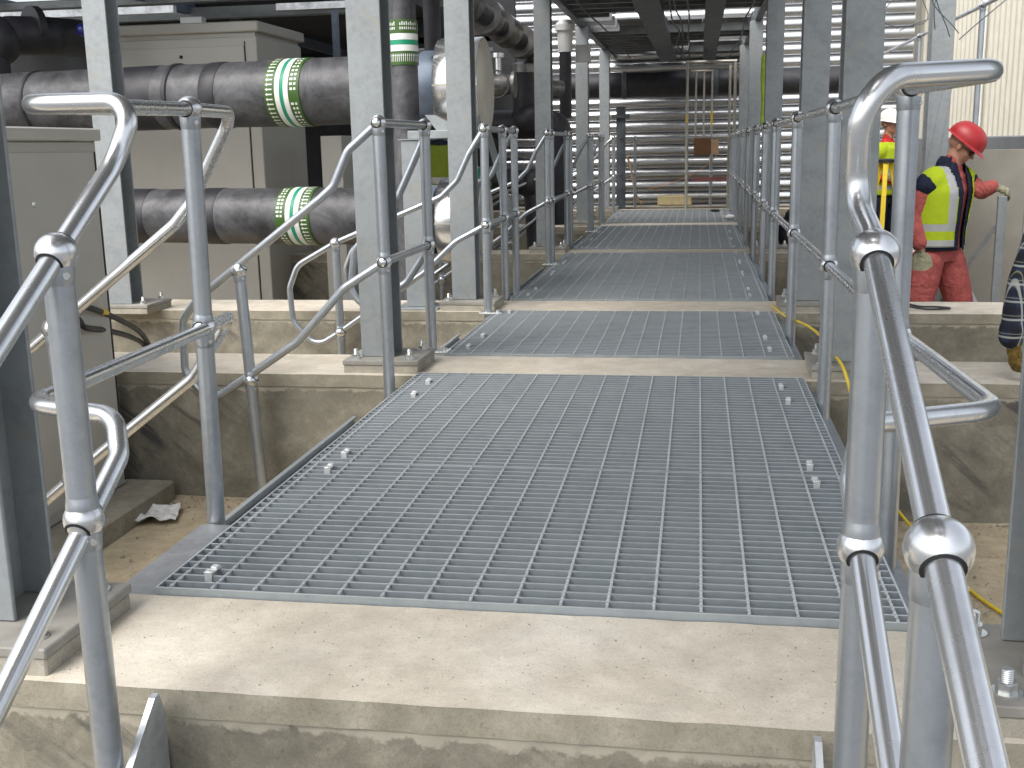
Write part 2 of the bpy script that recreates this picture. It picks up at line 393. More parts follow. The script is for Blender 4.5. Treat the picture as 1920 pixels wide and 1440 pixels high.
def bolts(parent,cx,cy,base=.058,sx=.125,sy=.12):
    global BOLT
    for ax in (-1,1):
        for ay in (-1,1):
            if BOLT is None:
                o=bolt_mesh().build('anchor_bolt',M['bolt'],parent); BOLT=o.data
                for p in BOLT.polygons: p.use_smooth=len(BOLT.polygons)>0 and p.area<1e-4
            else:
                o=bpy.data.objects.new('anchor_bolt',BOLT); COL.objects.link(o); o.parent=parent
            o.location=(cx+ax*sx,cy+ay*sy,base); o.rotation_euler=(0,0,random.random()*2)
XL,XR=-.225,1.863
def col(x,yf,h,label,plate_dx,detail=True,pd=.34,py=.0):
    yc=yf+.079
    o=thing('steel_column',label,'column',(x,yc,0),'galvanised columns along the walkway')
    column_part(o,h); plate_part(o,plate_dx,py,d=pd)
    if detail: bolts(o,plate_dx,py)
    return o
HT=3.6
cy=[-.30,2.62,4.56,8.30,11.86,15.22]
LL=['galvanised column at the left edge of the picture, behind the near left stair rail',
 'tall galvanised column left of the walkway, on the second beam in front of the black pipes',
 'galvanised column in front of the silver pipe ends, on the third beam',
 'left-hand galvanised column with a brown stain, at the near end of the overhead deck',
 'small distant galvanised column left of the walkway, second of the overhead deck',
 'farthest left galvanised column, beside the end handrail']
LR=['dark column cut off by the right edge, on the plate with two big bolts',
 'wide galvanised column just right of the walkway, behind the near right stair rail post',
 'second right-hand galvanised column from the camera, with the yellow lead round its foot',
 'third right-hand galvanised column, partly hidden by handrail posts',
 'fourth right-hand galvanised column, slim and under the overhead deck',
 'farthest right-hand galvanised column, beside the tube frame at the end']
for i,y in enumerate(cy):
    h=HT if i<3 else 2.4
    dx=.035
    dp=.34
    offs=.0
    if i==0: offs=-.02
    col(XL,y,h,LL[i],dx,i<4,dp,offs+.0)
    col(XR,y,h,LR[i],0.005,i<4,dp,offs+.0)
o=thing('steel_column','galvanised column far left, standing in front of the black pipes on the third beam','column',(-2.40,4.38,0),'galvanised columns along the walkway')
column_part(o,HT); plate_part(o,.02,.06); bolts(o,.02,.06)
o=thing('steel_column','galvanised column behind the worker in the red helmet','column',(2.905,6.47,-.6),'galvanised columns along the walkway')
column_part(o,HT+.6)
b=MB(); b.bar((-.06,-.083,1.2),(.075,-.083,2.1),.06,.008,up=(0,1,0)); b.build('brace_strap',M['column'],o)
b=MB()
for p in ((.02,-.081,2.03),(.05,-.081,2.02)): b.cyl(p,(p[0],p[1]-.006,p[2]),.010,12)
b.build('bolt_hole',M['hole'],o)

# ------------------------------------------------------------------ grating walkway
W0,W1=0.0,1.66
PANELS=[(0.004,1.042,1),(1.046,2.098,1),(2.102,2.481,1),(2.978,3.400,1),(3.404,4.433,1),(4.952,5.38,0),(5.384,6.40,0),(6.404,7.25,0),(7.254,8.152,0),
 (8.609,9.62,0),(9.624,10.60,0),(10.604,11.696,0),(12.284,13.30,0),(13.304,14.25,0),(14.254,15.116,0)]
PL=['nearest grating panel, its open cells widest, against the front beam','second grating panel from the camera, filling the middle of the first bay','narrow grating panel at the far end of the first bay',
'narrow grating panel just beyond the second beam','wider grating panel at the far end of the second bay','narrow grating panel just beyond the third beam','second grating panel of the long third bay','third grating panel of the long third bay',
'last grating panel of the long third bay','first grating panel beyond the fourth beam','middle grating panel between the fourth and fifth beams','last grating panel before the fifth beam',
'first grating panel of the farthest bay','middle grating panel of the farthest bay','farthest grating panel, by the end handrail']
CL=None
for i,(y0,y1,fine) in enumerate(PANELS):
    t=thing('grating_panel',PL[i],'floor grating',(0,y0,0),'steel grating panels of the walkway'); L=y1-y0
    zt=(.017 if i<3 else .010)+(.0012 if i%2 else 0)
    b=MB(); n=max(1,round(L/.0414)); p=L/n
    for k in range(1,n):
        b.box(W0+.0045,W1-.0045,k*p-.0022,k*p+.0022,zt-.034,zt-.0012)
        b.box(W0+.0045,W1-.0045,k*p-.0023,k*p+.0023,zt-.0010,zt,0,1)   # tread edge in the paler tone, sky light painted on
    b.build('load_bars',[M['grate'],M['grate_lit']],t,recalc=False)
    b=MB()
    for k in range(17):
        x=.0305+.1*k
        if fine:
            ns=int(L/.0052); vs=[];fs=[]
            for j in range(ns+1):
                y=.005+(L-.01)*j/ns; a=y/.0414*PI
                for q in range(4):
                    an=a+PI/4+q*PI/2; vs.append((x+.0038*math.cos(an),y,zt-.0018+.0038*math.sin(an)))
            for j in range(ns):
                for q in range(4):
                    q2=(q+1)%4; fs.append((j*4+q,(j+1)*4+q,(j+1)*4+q2,j*4+q2))
            b.add(vs,fs)
        else: b.box(x-.0045,x+.0045,.005,L-.005,zt-.006,zt+.0012)
    b.build('cross_rods',M['grate_lit'],t,recalc=False)
    b=MB(); zz=zt+.0007
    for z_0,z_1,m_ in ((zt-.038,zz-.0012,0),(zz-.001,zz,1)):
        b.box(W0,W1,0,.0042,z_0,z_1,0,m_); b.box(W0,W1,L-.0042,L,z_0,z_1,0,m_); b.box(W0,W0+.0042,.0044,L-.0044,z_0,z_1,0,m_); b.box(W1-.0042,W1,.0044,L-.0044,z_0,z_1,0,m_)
    b.build('edge_band',[M['grate'],M['grate_lit']],t,recalc=False)
    for x in (.092,1.556):
        for y in (.085,L-.095) if L>.5 else (L*.45,):
            if CL is None:
                c=MB(); c.box(-.009,.009,-.027,.027,.0035,.0065); c.box(-.009,.009,-.027,-.0245,-.016,.0035); c.box(-.009,.009,.0245,.027,-.016,.0035)
                c.box(-.011,.011,-.027,-.012,.0066,.0105,.001); c.box(-.008,.008,.004,.022,.0066,.012,.001); c.lathe((0,-.0195,.0105),(0,0,1),[(0,.006),(.004,.006)],8)
                o=c.build('grating_clip',M['clip'],t); CL=o.data
            else:
                o=bpy.data.objects.new('grating_clip',CL); COL.objects.link(o); o.parent=t
            yy=round((y)/p)*p+p*.5
            o.location=(x+random.uniform(-.006,.006),yy,zt); o.rotation_euler=(0,0,random.uniform(-.12,.12))

# supporting edge channels both sides of each bay
CH=[(0.0,2.485),(2.974,4.437),(4.948,8.156),(8.605,11.70),(12.28,15.12)]
names=['first','second','third','fourth','fifth']
for i,(y0,y1) in enumerate(CH):
    for side in (-1,1):
        t=thing('edge_channel','galvanised channel under the %s edge of the %s grating bay'%('left' if side<0 else 'right',names[i]),'steel channel',(0 if side<0 else W1,y0,0),'edge channels under the gratings')
        b=MB(); s=side; L=y1-y0
        e=.38 if i==0 else .25
        f=lambda a,c:(s*a,s*c)
        x0,x1=f(-.06,.002); b.box(x0,x1,.003,L-.003,-.18,-.036)            # hollow bearer beneath the grating
        if side<0:
            ye=L-e
            b.box(-.185,-.003,min(.606,L*.31),ye,-.135,-.129)             # tray floor
            b.prism([(-.191,-.135),(-.185,-.135),(-.185,-.100),(-.174,-.100),(-.174,-.094),(-.191,-.094)],1,min(.606,L*.31),ye)
        else:
            b.box(.003,.06,.003,L-.003,-.052,-.044)
        b.build('channel',M['column'],t)
        if side<0:
            b=MB(); b.box(-.165,-.004,.003,min(.60,L*.3),-.050,-.044); b.build('cover_plate',M['plate_dark'],t)
            b=MB(); b.box(-.183,-.065,min(.61,L*.315),ye-.004,-.1285,-.1265); b.build('bright_tray_floor',M['zinc'],t)
# ------------------------------------------------------------------ handrails
RP,RR,RB=.0250,.0180,.0340
def post(parent,x,y,ztop,zmids=(),zfoot=-.05,name='post',rail_dir=(0,1,0),lean=(0,0),bright=False,foot=False,ztopball=True,dirs=None):
    lx,ly=lean
    P=lambda z:(x+lx*(ztop-z),y+ly*(ztop-z),z)
    b=MB(); zs=[zfoot]+sorted(zmids)+[ztop]
    b.tube([P(zfoot),P(ztop-.02)],RP,24)
    o=b.build(name,M['tube'],parent)
    if foot:
        b=MB(); b.box(x-.05,x+.09,y-.05,y+.05,0.004,.014,.002); b.build('foot_plate',M['bolt'],o)
        b=MB(); b.lathe((x+.06,y,.014),(0,0,1),[(0,.013),(.012,.013)],6); b.build('foot_bolt',M['bolt'],o)
    for k,z in enumerate([ztop]+list(zmids)):
        d=Vector((dirs or [rail_dir]*9)[k]).normalized(); c=Vector(P(z)); m=MB()
        m.sphere(c,RB,28,18)
        m.lathe(c,(0,0,-1),[(.018,RB*.80),(.026,RB*.81),(.036,RP+.0016),(.050,RP+.0010),(.052,RP)],24,2)
        if z!=ztop: m.lathe(c,(0,0,1),[(.018,RB*.80),(.026,RB*.81),(.034,RP+.0012),(.042,RP)],24,2)
        for sg in (1,-1):
            m.lathe(c+d*sg*.0272,d*sg,[(0,RR+.0045),(.0018,RR+.0015)],24,1)
        m.lathe(c+Vector((RP*.85,-RP*.6,-.035)),Vector((.8,-.6,0)),[(0,.006),(.004,.006)],8,0)
        m.build('ball_joint',[M['tube_bright'],M['hole'],M['tube']],o)
    return o
def rail(parent,pts,R=.07,name='rail',bright=False):
    b=MB(); b.tube(fillet(pts,R,10),RR,20)
    return b.build(name,M['tube_bright'] if bright else M['tube'],parent)
SHAPE_T=[(-.10,1.0),(-.235,.82),(-.66,.485)]   # goose-neck, relative x and z
GR='galvanised ball-jointed handrails'
def side_loop(t,x,y,length,sy):
    """rail dropping away from the walkway: goose-neck at the top, closed by a D loop at the low end"""
    xe=x-length; s=(.815-.36)/.86
    zt=lambda xx:.815-(x-.245-xx)*.80
    rail(t,[(x,y,1.1),(x-.045,y+sy,1.085),(x-.235,y+sy,.825),(xe+.12,y+sy,zt(xe+.12)),(xe,y+sy,zt(xe)-.10),(xe,y+sy,zt(xe)-.42),(xe+.11,y+sy,zt(xe)-.54),(x-.14,y+sy,.44),(x,y,.53)],[.07,.05,.12,.08,.08,.08,.09,.10,.07],'stair_side_rail')

# near left handrail: stair rail, corner and walkway rail
t=thing('handrail','near left handrail that climbs the steps, turns a corner and drops down the left pit','handrail',(.19,-.56,-.6),GR)
def off(o): return o
def build_handrail_near_left(t):
    inv=Vector(t.location)
    holder=[]
    x=.19; sl=.672
    d=(0,1,sl)
    holder.append(post(t,.19,-.563,.832,(.381,),-.62,dirs=[d,d],lean=(0,0)))
    holder.append(post(t,.19,-1.36,.832-.797*sl,(.381-.797*sl,),-.62,dirs=[d,d]))
    z=lambda y,zz:zz+(y+.563)*sl
    # top rail
    holder.append(rail(t,[(x,-1.75,z(-1.75,.832)),(.192,-.355,.972),(.222,-.315,1.078),(-.025,-.29,1.080),(-.115,.62,1.1),(-.125,.93,1.1),(-.30,.98,.84),(-.36,.98,.775),(-1.0,.98,.30),(-1.12,.98,.16),(-1.12,.98,-.12),(-1.05,.98,-.25),(-.66,.98,.06),(-.34,.98,.30),(-.19,.96,.50),(-.115,.62,.515)],
        [.05,.12,.075,.095,.1,.08,.11,.1,.1,.08,.08,.08,.1,.12,.08,.05],'top_rail',True))
    holder.append(rail(t,[(x,-1.75,z(-1.75,.381)),(x,-.43,.455),(.15,-.36,.512),(-.08,-.27,.510),(-.115,.62,.515)],[.05,.06,.09,.08,.05],'mid_rail',True))
    holder.append(post(t,-.115,.62,1.1,(.515,),-.12,dirs=[(0,1,0),(0,1,0)],lean=(-.018,.012)))
    holder.append(post(t,-.80,.98,.452,(-.04,),-.6,dirs=[(1,0,.8),(1,0,.8)],lean=(.03,0)))
    for h in holder: h.location=-inv
build_handrail_near_left(t)

def shifted(t,objs):
    for h in objs: h.location=-Vector(t.location)
# second left handrail on beam 1
t=thing('handrail','left handrail crossing the second beam in front of the tall column','handrail',(-.09,2.35,-.05),GR)
H=[post(t,-.10,2.35,1.095,(.52,),-.10,rail_dir=(0,1,0)),post(t,-.075,3.05,1.095,(.53,),.005,foot=True)]
H.append(rail(t,[(-.10,2.35,1.095),(-.075,3.05,1.095)],.05,'top_rail')); H.append(rail(t,[(-.10,2.35,.52),(-.075,3.05,.53)],.05,'mid_rail'))
H.append(rail(t,[(-.10,2.35,1.095),(-.235,2.35,.985),(-.305,2.35,.84),(-.365,2.35,.79),(-.95,2.35,.361),(-1.03,2.35,.27),(-1.04,2.35,.03),(-.93,2.35,-.105),(-.50,2.35,.175),(-.28,2.35,.41),(-.10,2.35,.52)],[.05,.09,.08,.06,.09,.09,.09,.1,.15,.15,.05],'stair_side_rail'))
H.append(post(t,-.752,2.35,.486,(-.002,),-.6,dirs=[(1,0,.75)]*2,lean=(.04,0)))
H.append(rail(t,[(-.075,3.05,1.095),(-.09,3.12,1.05),(-.14,3.12,.95),(-.235,3.12,.76),(-.47,3.12,.50),(-.50,3.12,.30),(-.43,3.12,.21),(-.21,3.12,.34),(-.11,3.12,.48),(-.075,3.05,.53)],[.05,.05,.08,.1,.08,.08,.08,.1,.08,.05],'stair_side_rail'))
shifted(t,H)
# generic sections on the further beams
def section(ys,label,fn,ff,det=1,sides=(1,1)):
    t=thing('handrail',label,'handrail',(-.04,ys[0],0),GR); H=[]
    for k,y in enumerate(ys): H.append(post(t,-.035,y,1.095,(.535,),-.04,foot=(k==0)))
    H.append(rail(t,[(-.035,ys[0],1.095),(-.035,ys[-1],1.095)],.05,'top_rail')); H.append(rail(t,[(-.035,ys[0],.535),(-.035,ys[-1],.535)],.05,'mid_rail'))
    for y,do in ((ys[0],sides[0]),(ys[-1],sides[1])):
        if not do: continue
        s=-.02 if y==ys[0] else .02
        H.append(rail(t,[(-.035,y,1.095),(-.125,y+s,.955),(-.20,y+s,.80),(-.30,y+s,.705),(-.97,y+s,.436),(-1.22,y+s,.30),(-1.28,y+s,.16),(-1.27,y+s,-.05),(-1.13,y+s,-.21),(-.97,y+s,-.116),(-.42,y+s,.255),(-.22,y+s,.44),(-.035,y,.535)],[.05,.1,.1,.1,.2,.12,.1,.1,.1,.2,.2,.2,.05],'stair_side_rail'))
        H.append(post(t,-.97,y+s,.436,(-.116,),-.6,dirs=[(1,0,.4),(1,0,.65)],lean=(.01,0)))
    shifted(t,H); return t
section([4.35,4.98,5.44],'left handrail crossing the third beam, beside the silver pipe ends',1,1)
section([7.15,7.40,8.52,8.85],'left handrail crossing the fourth beam, four posts close together',1,1)
section([10.8,11.1,12.25,12.6],'distant left handrail on the fifth beam, under the overhead deck',1,1)
# end + right handrail, one continuous run
t=thing('handrail','left corner handrail that closes the far end of the walkway','handrail',(-.03,14.5,0),GR)
H=[post(t,-.03,14.5,1.095,(.535,),-.04),post(t,.19,16.2,1.095,(.535,),0),post(t,1.40,16.2,1.095,(.535,),0)]
for z in (1.095,.535): H.append(rail(t,[(-.03,14.5,z),(-.02,16.2,z),(1.66,16.2,z)],[.1,.15,.1],'top_rail' if z>1 else 'mid_rail'))
H.append(rail(t,[(-.03,14.5,1.095),(-.12,14.5,1.03),(-.45,14.5,.62),(-.9,14.5,.44)],[.05,.06,.1,.1],'stair_side_rail'))
H.append(rail(t,[(-.03,14.5,.535),(-.4,14.5,.27),(-.9,14.5,-.1)],.1,'stair_side_rail'))
shifted(t,H)
t=thing('handrail','long right handrail running the whole walkway from the near right steps','handrail',(1.45,-1.13,-.6),GR)
sl=.494; d=(0,1,sl); H=[]
H.append(post(t,1.45,-.641,.834,(.412,),-.62,dirs=[d,d])); H.append(post(t,1.45,-1.133,.591,(.412-.492*sl,),-.62,dirs=[d,d]))
xr=1.69
H.append(rail(t,[(1.45,-1.9,.834-1.259*sl),(1.45,-.60,.856),(1.44,-.50,.90),(1.432,-.56,1.070),(1.655,-.37,1.086),(1.675,.47,1.1),(xr,2.03,1.1),(xr,16.2,1.1)],[.05,.14,.10,.085,.09,.5,.5,.05],'top_rail',True))
H.append(rail(t,[(1.45,-1.9,.412-1.259*sl),(1.45,-.52,.472),(1.48,-.40,.535),(1.72,-.27,.532),(1.685,.47,.535),(xr,2.03,.535),(xr,16.2,.535)],[.05,.07,.08,.09,.5,.5,.05],'mid_rail',True))
for y in (.47,2.03,3.61,5.20,6.35,7.75,9.37,11.05,12.4,13.4,14.4,15.3,16.2):
    H.append(post(t,1.675 if y<1 else xr,y,1.1,(.535,),-.12,lean=(0,-.012) if y<4 else (0,0)))
shifted(t,H)

# ------------------------------------------------------------------ near steps
for nm,x,lab in (('left',.229,'left stringer plate of the near steps, its sloped top end bolted to the front beam'),('right',1.424,'right stringer plate of the near steps, seen edge-on at the bottom of the picture')):
    t=thing('stair_stringer',lab,'stair stringer',(x,-.43,-.6),'stringers of the near steps')
    b=MB(); xx=0
    b.prism([(-.002,.56),(-.006,-.0),(-1.2,-.0),(-1.2,.0),(-.16,.50),(-.036,.602),(-.02,.604)],0,-.006,.006)
    b.build('plate',M['zinc'],t)
    b=MB(); s=-1 if nm=='left' else 1
    b.box(-.04 if s<0 else .0062,-.0062 if s<0 else .04,-.012,-.003,.30,.52,.001); b.build('fixing_cleat',M['zinc'],t)
for k,(y,z) in enumerate(((-.64,-.235),(-.90,-.42))):
    t=thing('stair_tread',('upper' if k==0 else 'lower')+' grating tread of the near steps between the two stringers','stair tread',(.24,y,z),'treads of the near steps')
    b=MB(); n=28
    b.box(.001,1.172,-.12,-.116,-.03,0); b.box(.001,1.172,.116,.12,-.03,0); b.box(.001,.005,-.1158,.1158,-.03,0); b.box(1.168,1.172,-.1158,.1158,-.03,0)
    for i in range(1,n): b.box(.005+1.16*i/n,.009+1.16*i/n,-.1158,.1158,-.025,-.001)
    for j in range(1,4): b.box(.0055,1.1675,-.12+.06*j-.003,-.12+.06*j+.003,-.006,.0005)
    b.build('tread_grating',M['grate'],t)

# ------------------------------------------------------------------ cabinets
def holes(t,pts,y): 
    for p in pts:
        b=MB(); b.cyl((p[0],y,p[1]),(p[0],y-.006,p[1]),.016,14); b.build('lock_hole',M['hole'],t)
t=thing('control_cabinet','tall beige cabinet close on the left, behind the near left handrail','cabinet',(-1.38,1.6,-.5),'beige plant cabinets')
b=MB(); b.box(-1.0,0,-1.0,.77,0,1.545,.006); b.build('body',M['cab'],t)
b=MB(); b.box(-1.015,.02,-1.015,.79,1.547,1.60,.006); b.build('lid',M['cab'],t)
b=MB(); b.box(.0015,.008,-.40,.735,.05,1.50,.002); b.build('door',M['cab'],t)
b=MB(); b.lathe((.008,.25,1.30),(1,0,0),[(0,.012),(.008,.008)],12); b.build('door_lock',M['bolt'],t)
b=MB(); b.box(.0005,.003,.748,.758,.02,1.5); b.build('door_gap',M['cab_dark'],t)
b=MB(); b.box(-2.45,-1.18,.55,2.44,-.605,-.502,.01); tag(b.build('plinth',M['con_lip']),'low concrete plinth under the near left cabinet','concrete plinth')
t=thing('control_cabinet','long beige cabinet behind the two black banded pipes','cabinet',(-2.70,7.62,-.6),'beige plant cabinets')
b=MB(); b.box(-1.40,0,0,1.15,0,2.60,.008); b.build('body',M['cab'],t)
b=MB(); b.box(-1.42,.03,-.03,1.18,2.64,2.73,.01); b.box(-1.38,-.02,.02,1.13,2.601,2.639); b.build('lid',M['cab'],t)
b=MB(); b.box(-1.36,-.12,-.012,-.002,.08,2.52,.003); b.build('door',M['cab'],t)
b=MB(); b.box(-.118,-.108,-.0035,-.0015,.05,2.56); b.build('door_gap',M['cab_dark'],t)
holes(t,[(-.2,2.32),(-.72,2.44),(-1.15,2.22)],-.0125)
b=MB(); b.lathe((.002,.55,2.35),(1,0,0),[(0,.014),(.008,.01)],12); b.build('door_lock',M['bolt'],t)
t=thing('control_cabinet','narrow beige cabinet standing beyond the pipe gap, right of the long cabinet','cabinet',(-2.10,7.75,-.6),'beige plant cabinets')
b=MB(); b.box(-.10,.10,0,.7,0,1.72,.006); b.build('body',M['cab'],t)
holes(t,[(0,1.30)],-.001)

# ------------------------------------------------------------------ big lagged pipes
def pipe_tape(parent,o,ax,r,d0,order,name='marker_band'):
    """identification tape wrapped round a pipe: green edges with marks, white-teal-white centre"""
    o=Vector(o);ax=Vector(ax).normalized(); a=Vector((0,0,1)) if abs(ax.z)<.9 else Vector((0,-1,0))
    nx=ax.cross(a).normalized();ny=ax.cross(nx)
    b=MB()
    def band(w0,w1,m,rr): b.lathe(o,ax,[(d0+w0,r),(d0+w0+.0005,rr),(d0+w1-.0005,rr),(d0+w1,r)],48,m)
    w=order
    band(0,.085,0,r+.003); band(.0855,.125,1,r+.003); band(.1255,.155,2,r+.003); band(.1555,.195,1,r+.003); band(.1955,.28,0,r+.003)
    def quad(pts,m=1):   # pts (dist, angle)
        rr=r+.0045; vs=[o+ax*(d0+p[0])+(nx*math.cos(p[1])+ny*math.sin(p[1]))*rr for p in pts]; b.add(vs,[tuple(range(len(vs)))],m)
    n=44
    rnd=random.Random(3)
    for k in range(n):
        a0=2*PI*k/n; h=2*PI/n
        # arrows on one edge
        A0,A1=(.2,.275) if w else (.008,.08)
        quad([(A0+.012,a0+h*.35),(A1-.022,a0+h*.35),(A1-.022,a0+h*.62),(A0+.012,a0+h*.62)])
        quad([(A1-.024,a0+h*.12),(A1-.008,a0+h*.485),(A1-.024,a0+h*.85)])
        # small block marks on the other edge, too small to read in the photograph
        B0=.012 if w else .208
        if k%11 in (9,10): continue
        g=rnd.choice([0,1,2])
        quad([(B0+.010,a0+h*.20),(B0+.026,a0+h*.20),(B0+.026,a0+h*.70),(B0+.010,a0+h*.70)])
        quad([(B0+.036,a0+h*.20),(B0+.052+.004*g,a0+h*.20),(B0+.052+.004*g,a0+h*.70),(B0+.036,a0+h*.70)])
    b.build(name,[M['green_dark'],M['tape_white'],M['green_teal']],parent,recalc=False)
def big_pipe(name,label,p0,p1,r,bands,rings,disc_r,z):
    t=thing(name,label,'lagged pipe',p1,'black lagged pipes with green and white bands')
    d=(Vector(p0)-Vector(p1)); L=d.length; ax=d.normalized()
    b=MB(); prof=[]; n=90
    rnd=random.Random(int(r*1000))
    rl=sorted(rings)
    for i in range(n+1):
        s=L*i/n; rr=r+.004*noise.noise(Vector((s*2.3,r*50,0)))
        prof.append((s,rr))
    b.lathe((0,0,0),ax,prof,48); b.build('pipe_body',M['lag'],t)
    for (s,w,dr) in rings:
        b=MB(); b.lathe(ax*s,ax,[(0,r+.001),(.01,r+dr),(w-.01,r+dr),(w,r+.001)],48); b.build('joint_wrap',M['lag_dark'],t)
    for (s,o) in bands: pipe_tape(t,ax*s,ax,r+.004,0,o)
    e=MB(); e.lathe(ax*.02,ax,[(-.05,r*.8),(-.05,r+.012),(.10,r+.012),(.10,r*.9)],48); e.build('end_collar',M['navy_steel'],t)
    return t,ax
def pipe_cap(label,c,r,w):
    t=thing('insulated_flange_cap',label,'pipe end cap',c,'silver insulated pipe end caps')
    b=MB(); b.lathe((0,0,0),(1,0,0),[(-w,r*.86),(-w,r-.004),(-w+.006,r),(-.006,r),(0,r-.004)],56); b.build('rim',M['silver'],t)
    b=MB(); b.lathe((0,0,0),(1,0,0),[(.0005,r-.006),(.004,r-.012),(.006,r-.02)],56); b.build('end_face',M['disc'],t)
    b=MB(); b.lathe((0,0,0),(1,0,0),[(-w*.55,r+.0005),(-w*.55,r+.003),(-w*.55+.012,r+.003),(-w*.55+.012,r+.0005)],56)
    b.box(-w+.002,.005,-r-.004,-r+.004,-.006,.006); b.box(.0062,.0085,-r*.96,r*.96,-.004,.004); b.build('seam_strip',M['disc'],t)
pU=(-.56,5.62,1.405); a8=math.radians(9)
def pend(p,L): return (p[0]-L*math.cos(a8),p[1]+L*math.sin(a8),p[2])
big_pipe('lagged_pipe','upper of the two thick black pipes, its bands above the lower one',pend(pU,8),pU,.236,[(1.0,1)],[(1.70,.13,.006),(2.10,.05,.012),(3.4,.04,.01),(2.25,.35,.003)],.32,1.4)
pL=(-.62,5.60,.515)
big_pipe('lagged_pipe','lower of the two thick black pipes, just above the third beam',pend(pL,8),pL,.207,[(.92,0)],[(1.72,.17,.006),(2.35,.20,.004),(3.3,.05,.01)],.29,.5)
pipe_cap('upper silver round pipe end behind the third-beam column',(-.235,5.50,1.395),.325,.30)
pipe_cap('lower silver round pipe end, half hidden by the left handrail',(-.24,5.42,.49),.29,.30)
# upright pipes behind the tall column
def upright(label,x,y,r,z0,z1,band=None,mat='lag'):
    t=thing('upright_pipe',label,'pipe',(x,y,z0),'upright pipes behind the left columns')
    b=MB(); b.lathe((0,0,0),(0,0,1),[( (z1-z0)*i/20,r+.003*noise.noise(Vector((i*.7,x*9,0)))) for i in range(21)],32); b.build('pipe_body',M[mat],t)
    if band: pipe_tape(t,(0,0,band-z0),(0,0,1),r+.004,0,0)
    return t
upright('upright black pipe with a green and white band, behind the tall second-beam column',-.695,5.10,.088,-.6,3.6,1.52)
upright('slimmer upright black pipe beside the upper silver pipe end',-.575,5.42,.058,1.64,3.6,None,'lag_dark')
upright('upright dark pipe rising past the far side of the tall column',-1.28,6.9,.07,-.6,3.4,None,'lag_dark')
t=upright('short upright pipe with a green and white band seen under the upper pipe',-1.52,7.3,.10,-.6,1.12,.84)
# elbow on top of the upper pipe, far left
t=thing('elbow_pipe','thick black elbow pipe rising from the upper pipe at the top left corner','pipe',(-4.42,6.25,1.60))
b=MB(); b.tube(fillet([(0,0,-.1),(0,0,.34),(.30,.4,.36),(.42,1.0,.38)],[.1,.26,.3,.1],12),.155,28); b.sphere((.04,.05,.30),.20,24,16); b.build('pipe_body',M['lag_dark'],t)
b=MB(); b.lathe((.22,.32,.41),(.5,.8,0),[(-.03,.16),(-.03,.185),(.03,.185),(.03,.16)],28); b.build('strap',M['lag_dark'],t)
b=MB(); b.sphere((.60,.42,.40),.055,16,10); b.build('valve_knob',M['blue'],t)

# pipe support and bracket left of the third column
t=thing('pipe_support','short pale square post with a bracket under the upper silver pipe end','pipe support',(-.52,4.62,0))
b=MB(); b.box(-.075,.075,-.06,.06,.012,1.04,.004); b.build('post',M['column'],t)
b=MB(); b.box(-.14,.14,-.14,.14,.002,.0118,.002); b.build('base_plate',M['column'],t)
b=MB(); b.box(-.10,.34,.2,.55,1.048,1.10,.004); b.box(-.09,.09,-.07,.2,1.041,1.047); b.prism([(-.10,1.20),(.04,1.20),(.38,1.02),(.38,.97),(.10,1.04),(-.02,1.2)],1,.36,.42); b.build('bracket',M['column'],t)
b=MB(); b.bar((.20,1.38,1.10),(.36,1.38,.50),.045,.03); b.build('brace',M['column'],t)

# lagged fittings beyond the third column
t=thing('lagged_elbow','black lagged tee and elbow pipe between the third and fourth left columns','pipe',(-.5,9.3,1.2))
b=MB(); b.tube(fillet([(-.05,0,.55),(-.05,0,0.02),(.10,0,.0)],.1,6),.115,26); b.tube(fillet([(-.50,.05,.02),(.30,.0,.0),(.27,0,-.20),(.27,0,-1.0)],[.1,.25,.2,.1],10),[.145]*3+[.16]*6+[.15]*60 if False else .145,26)
b.sphere((.0,0,.05),.18,24,16,sc=(1.1,1,1)); b.sphere((.20,0,-.03),.17,24,16); b.build('pipe_body',M['lag_dark'],t)
b=MB(); b.lathe((-.05,0,.5),(0,0,1),[(0,.10),(.02,.13),(.10,.13),(.12,.08)],24); b.build('top_flange',M['valve'],t)
t=thing('lagged_elbow','lower black lagged pipe with a green band, behind the handrails by the third column','pipe',(-.6,9.0,.62))
b=MB(); b.tube(fillet([(-.6,0,.05),(.20,0,.02),(.24,0,-.9)],.18,10),.125,26); b.sphere((.18,0,0),.16,20,14); b.build('pipe_body',M['lag_dark'],t)
pipe_tape(t,(-.5,0,.05),(1,0,0),.13,0,0)
t=thing('pipe_valve','silver valve body on the pipes right of the upper silver pipe end','valve',(-.62,8.2,1.55))
b=MB(); b.lathe((0,0,0),(1,0,0),[(-.16,.07),(-.16,.12),(-.13,.12),(-.13,.08),(-.05,.10),(.05,.10),(.13,.08),(.13,.12),(.16,.12),(.16,.07)],24); b.build('body',M['valve'],t)
b=MB(); b.cyl((0,0,.05),(0,0,.24),.03,14); b.lathe((0,0,.24),(0,0,1),[(0,.06),(.04,.06)],18); b.build('stem',M['silver'],t)
b=MB(); b.tube([(.12*math.cos(a),-.12,.0+.12*math.sin(a)) for a in [2*PI*k/24 for k in range(25)]],.008,8); b.build('handwheel',M['dark_steel'],t)
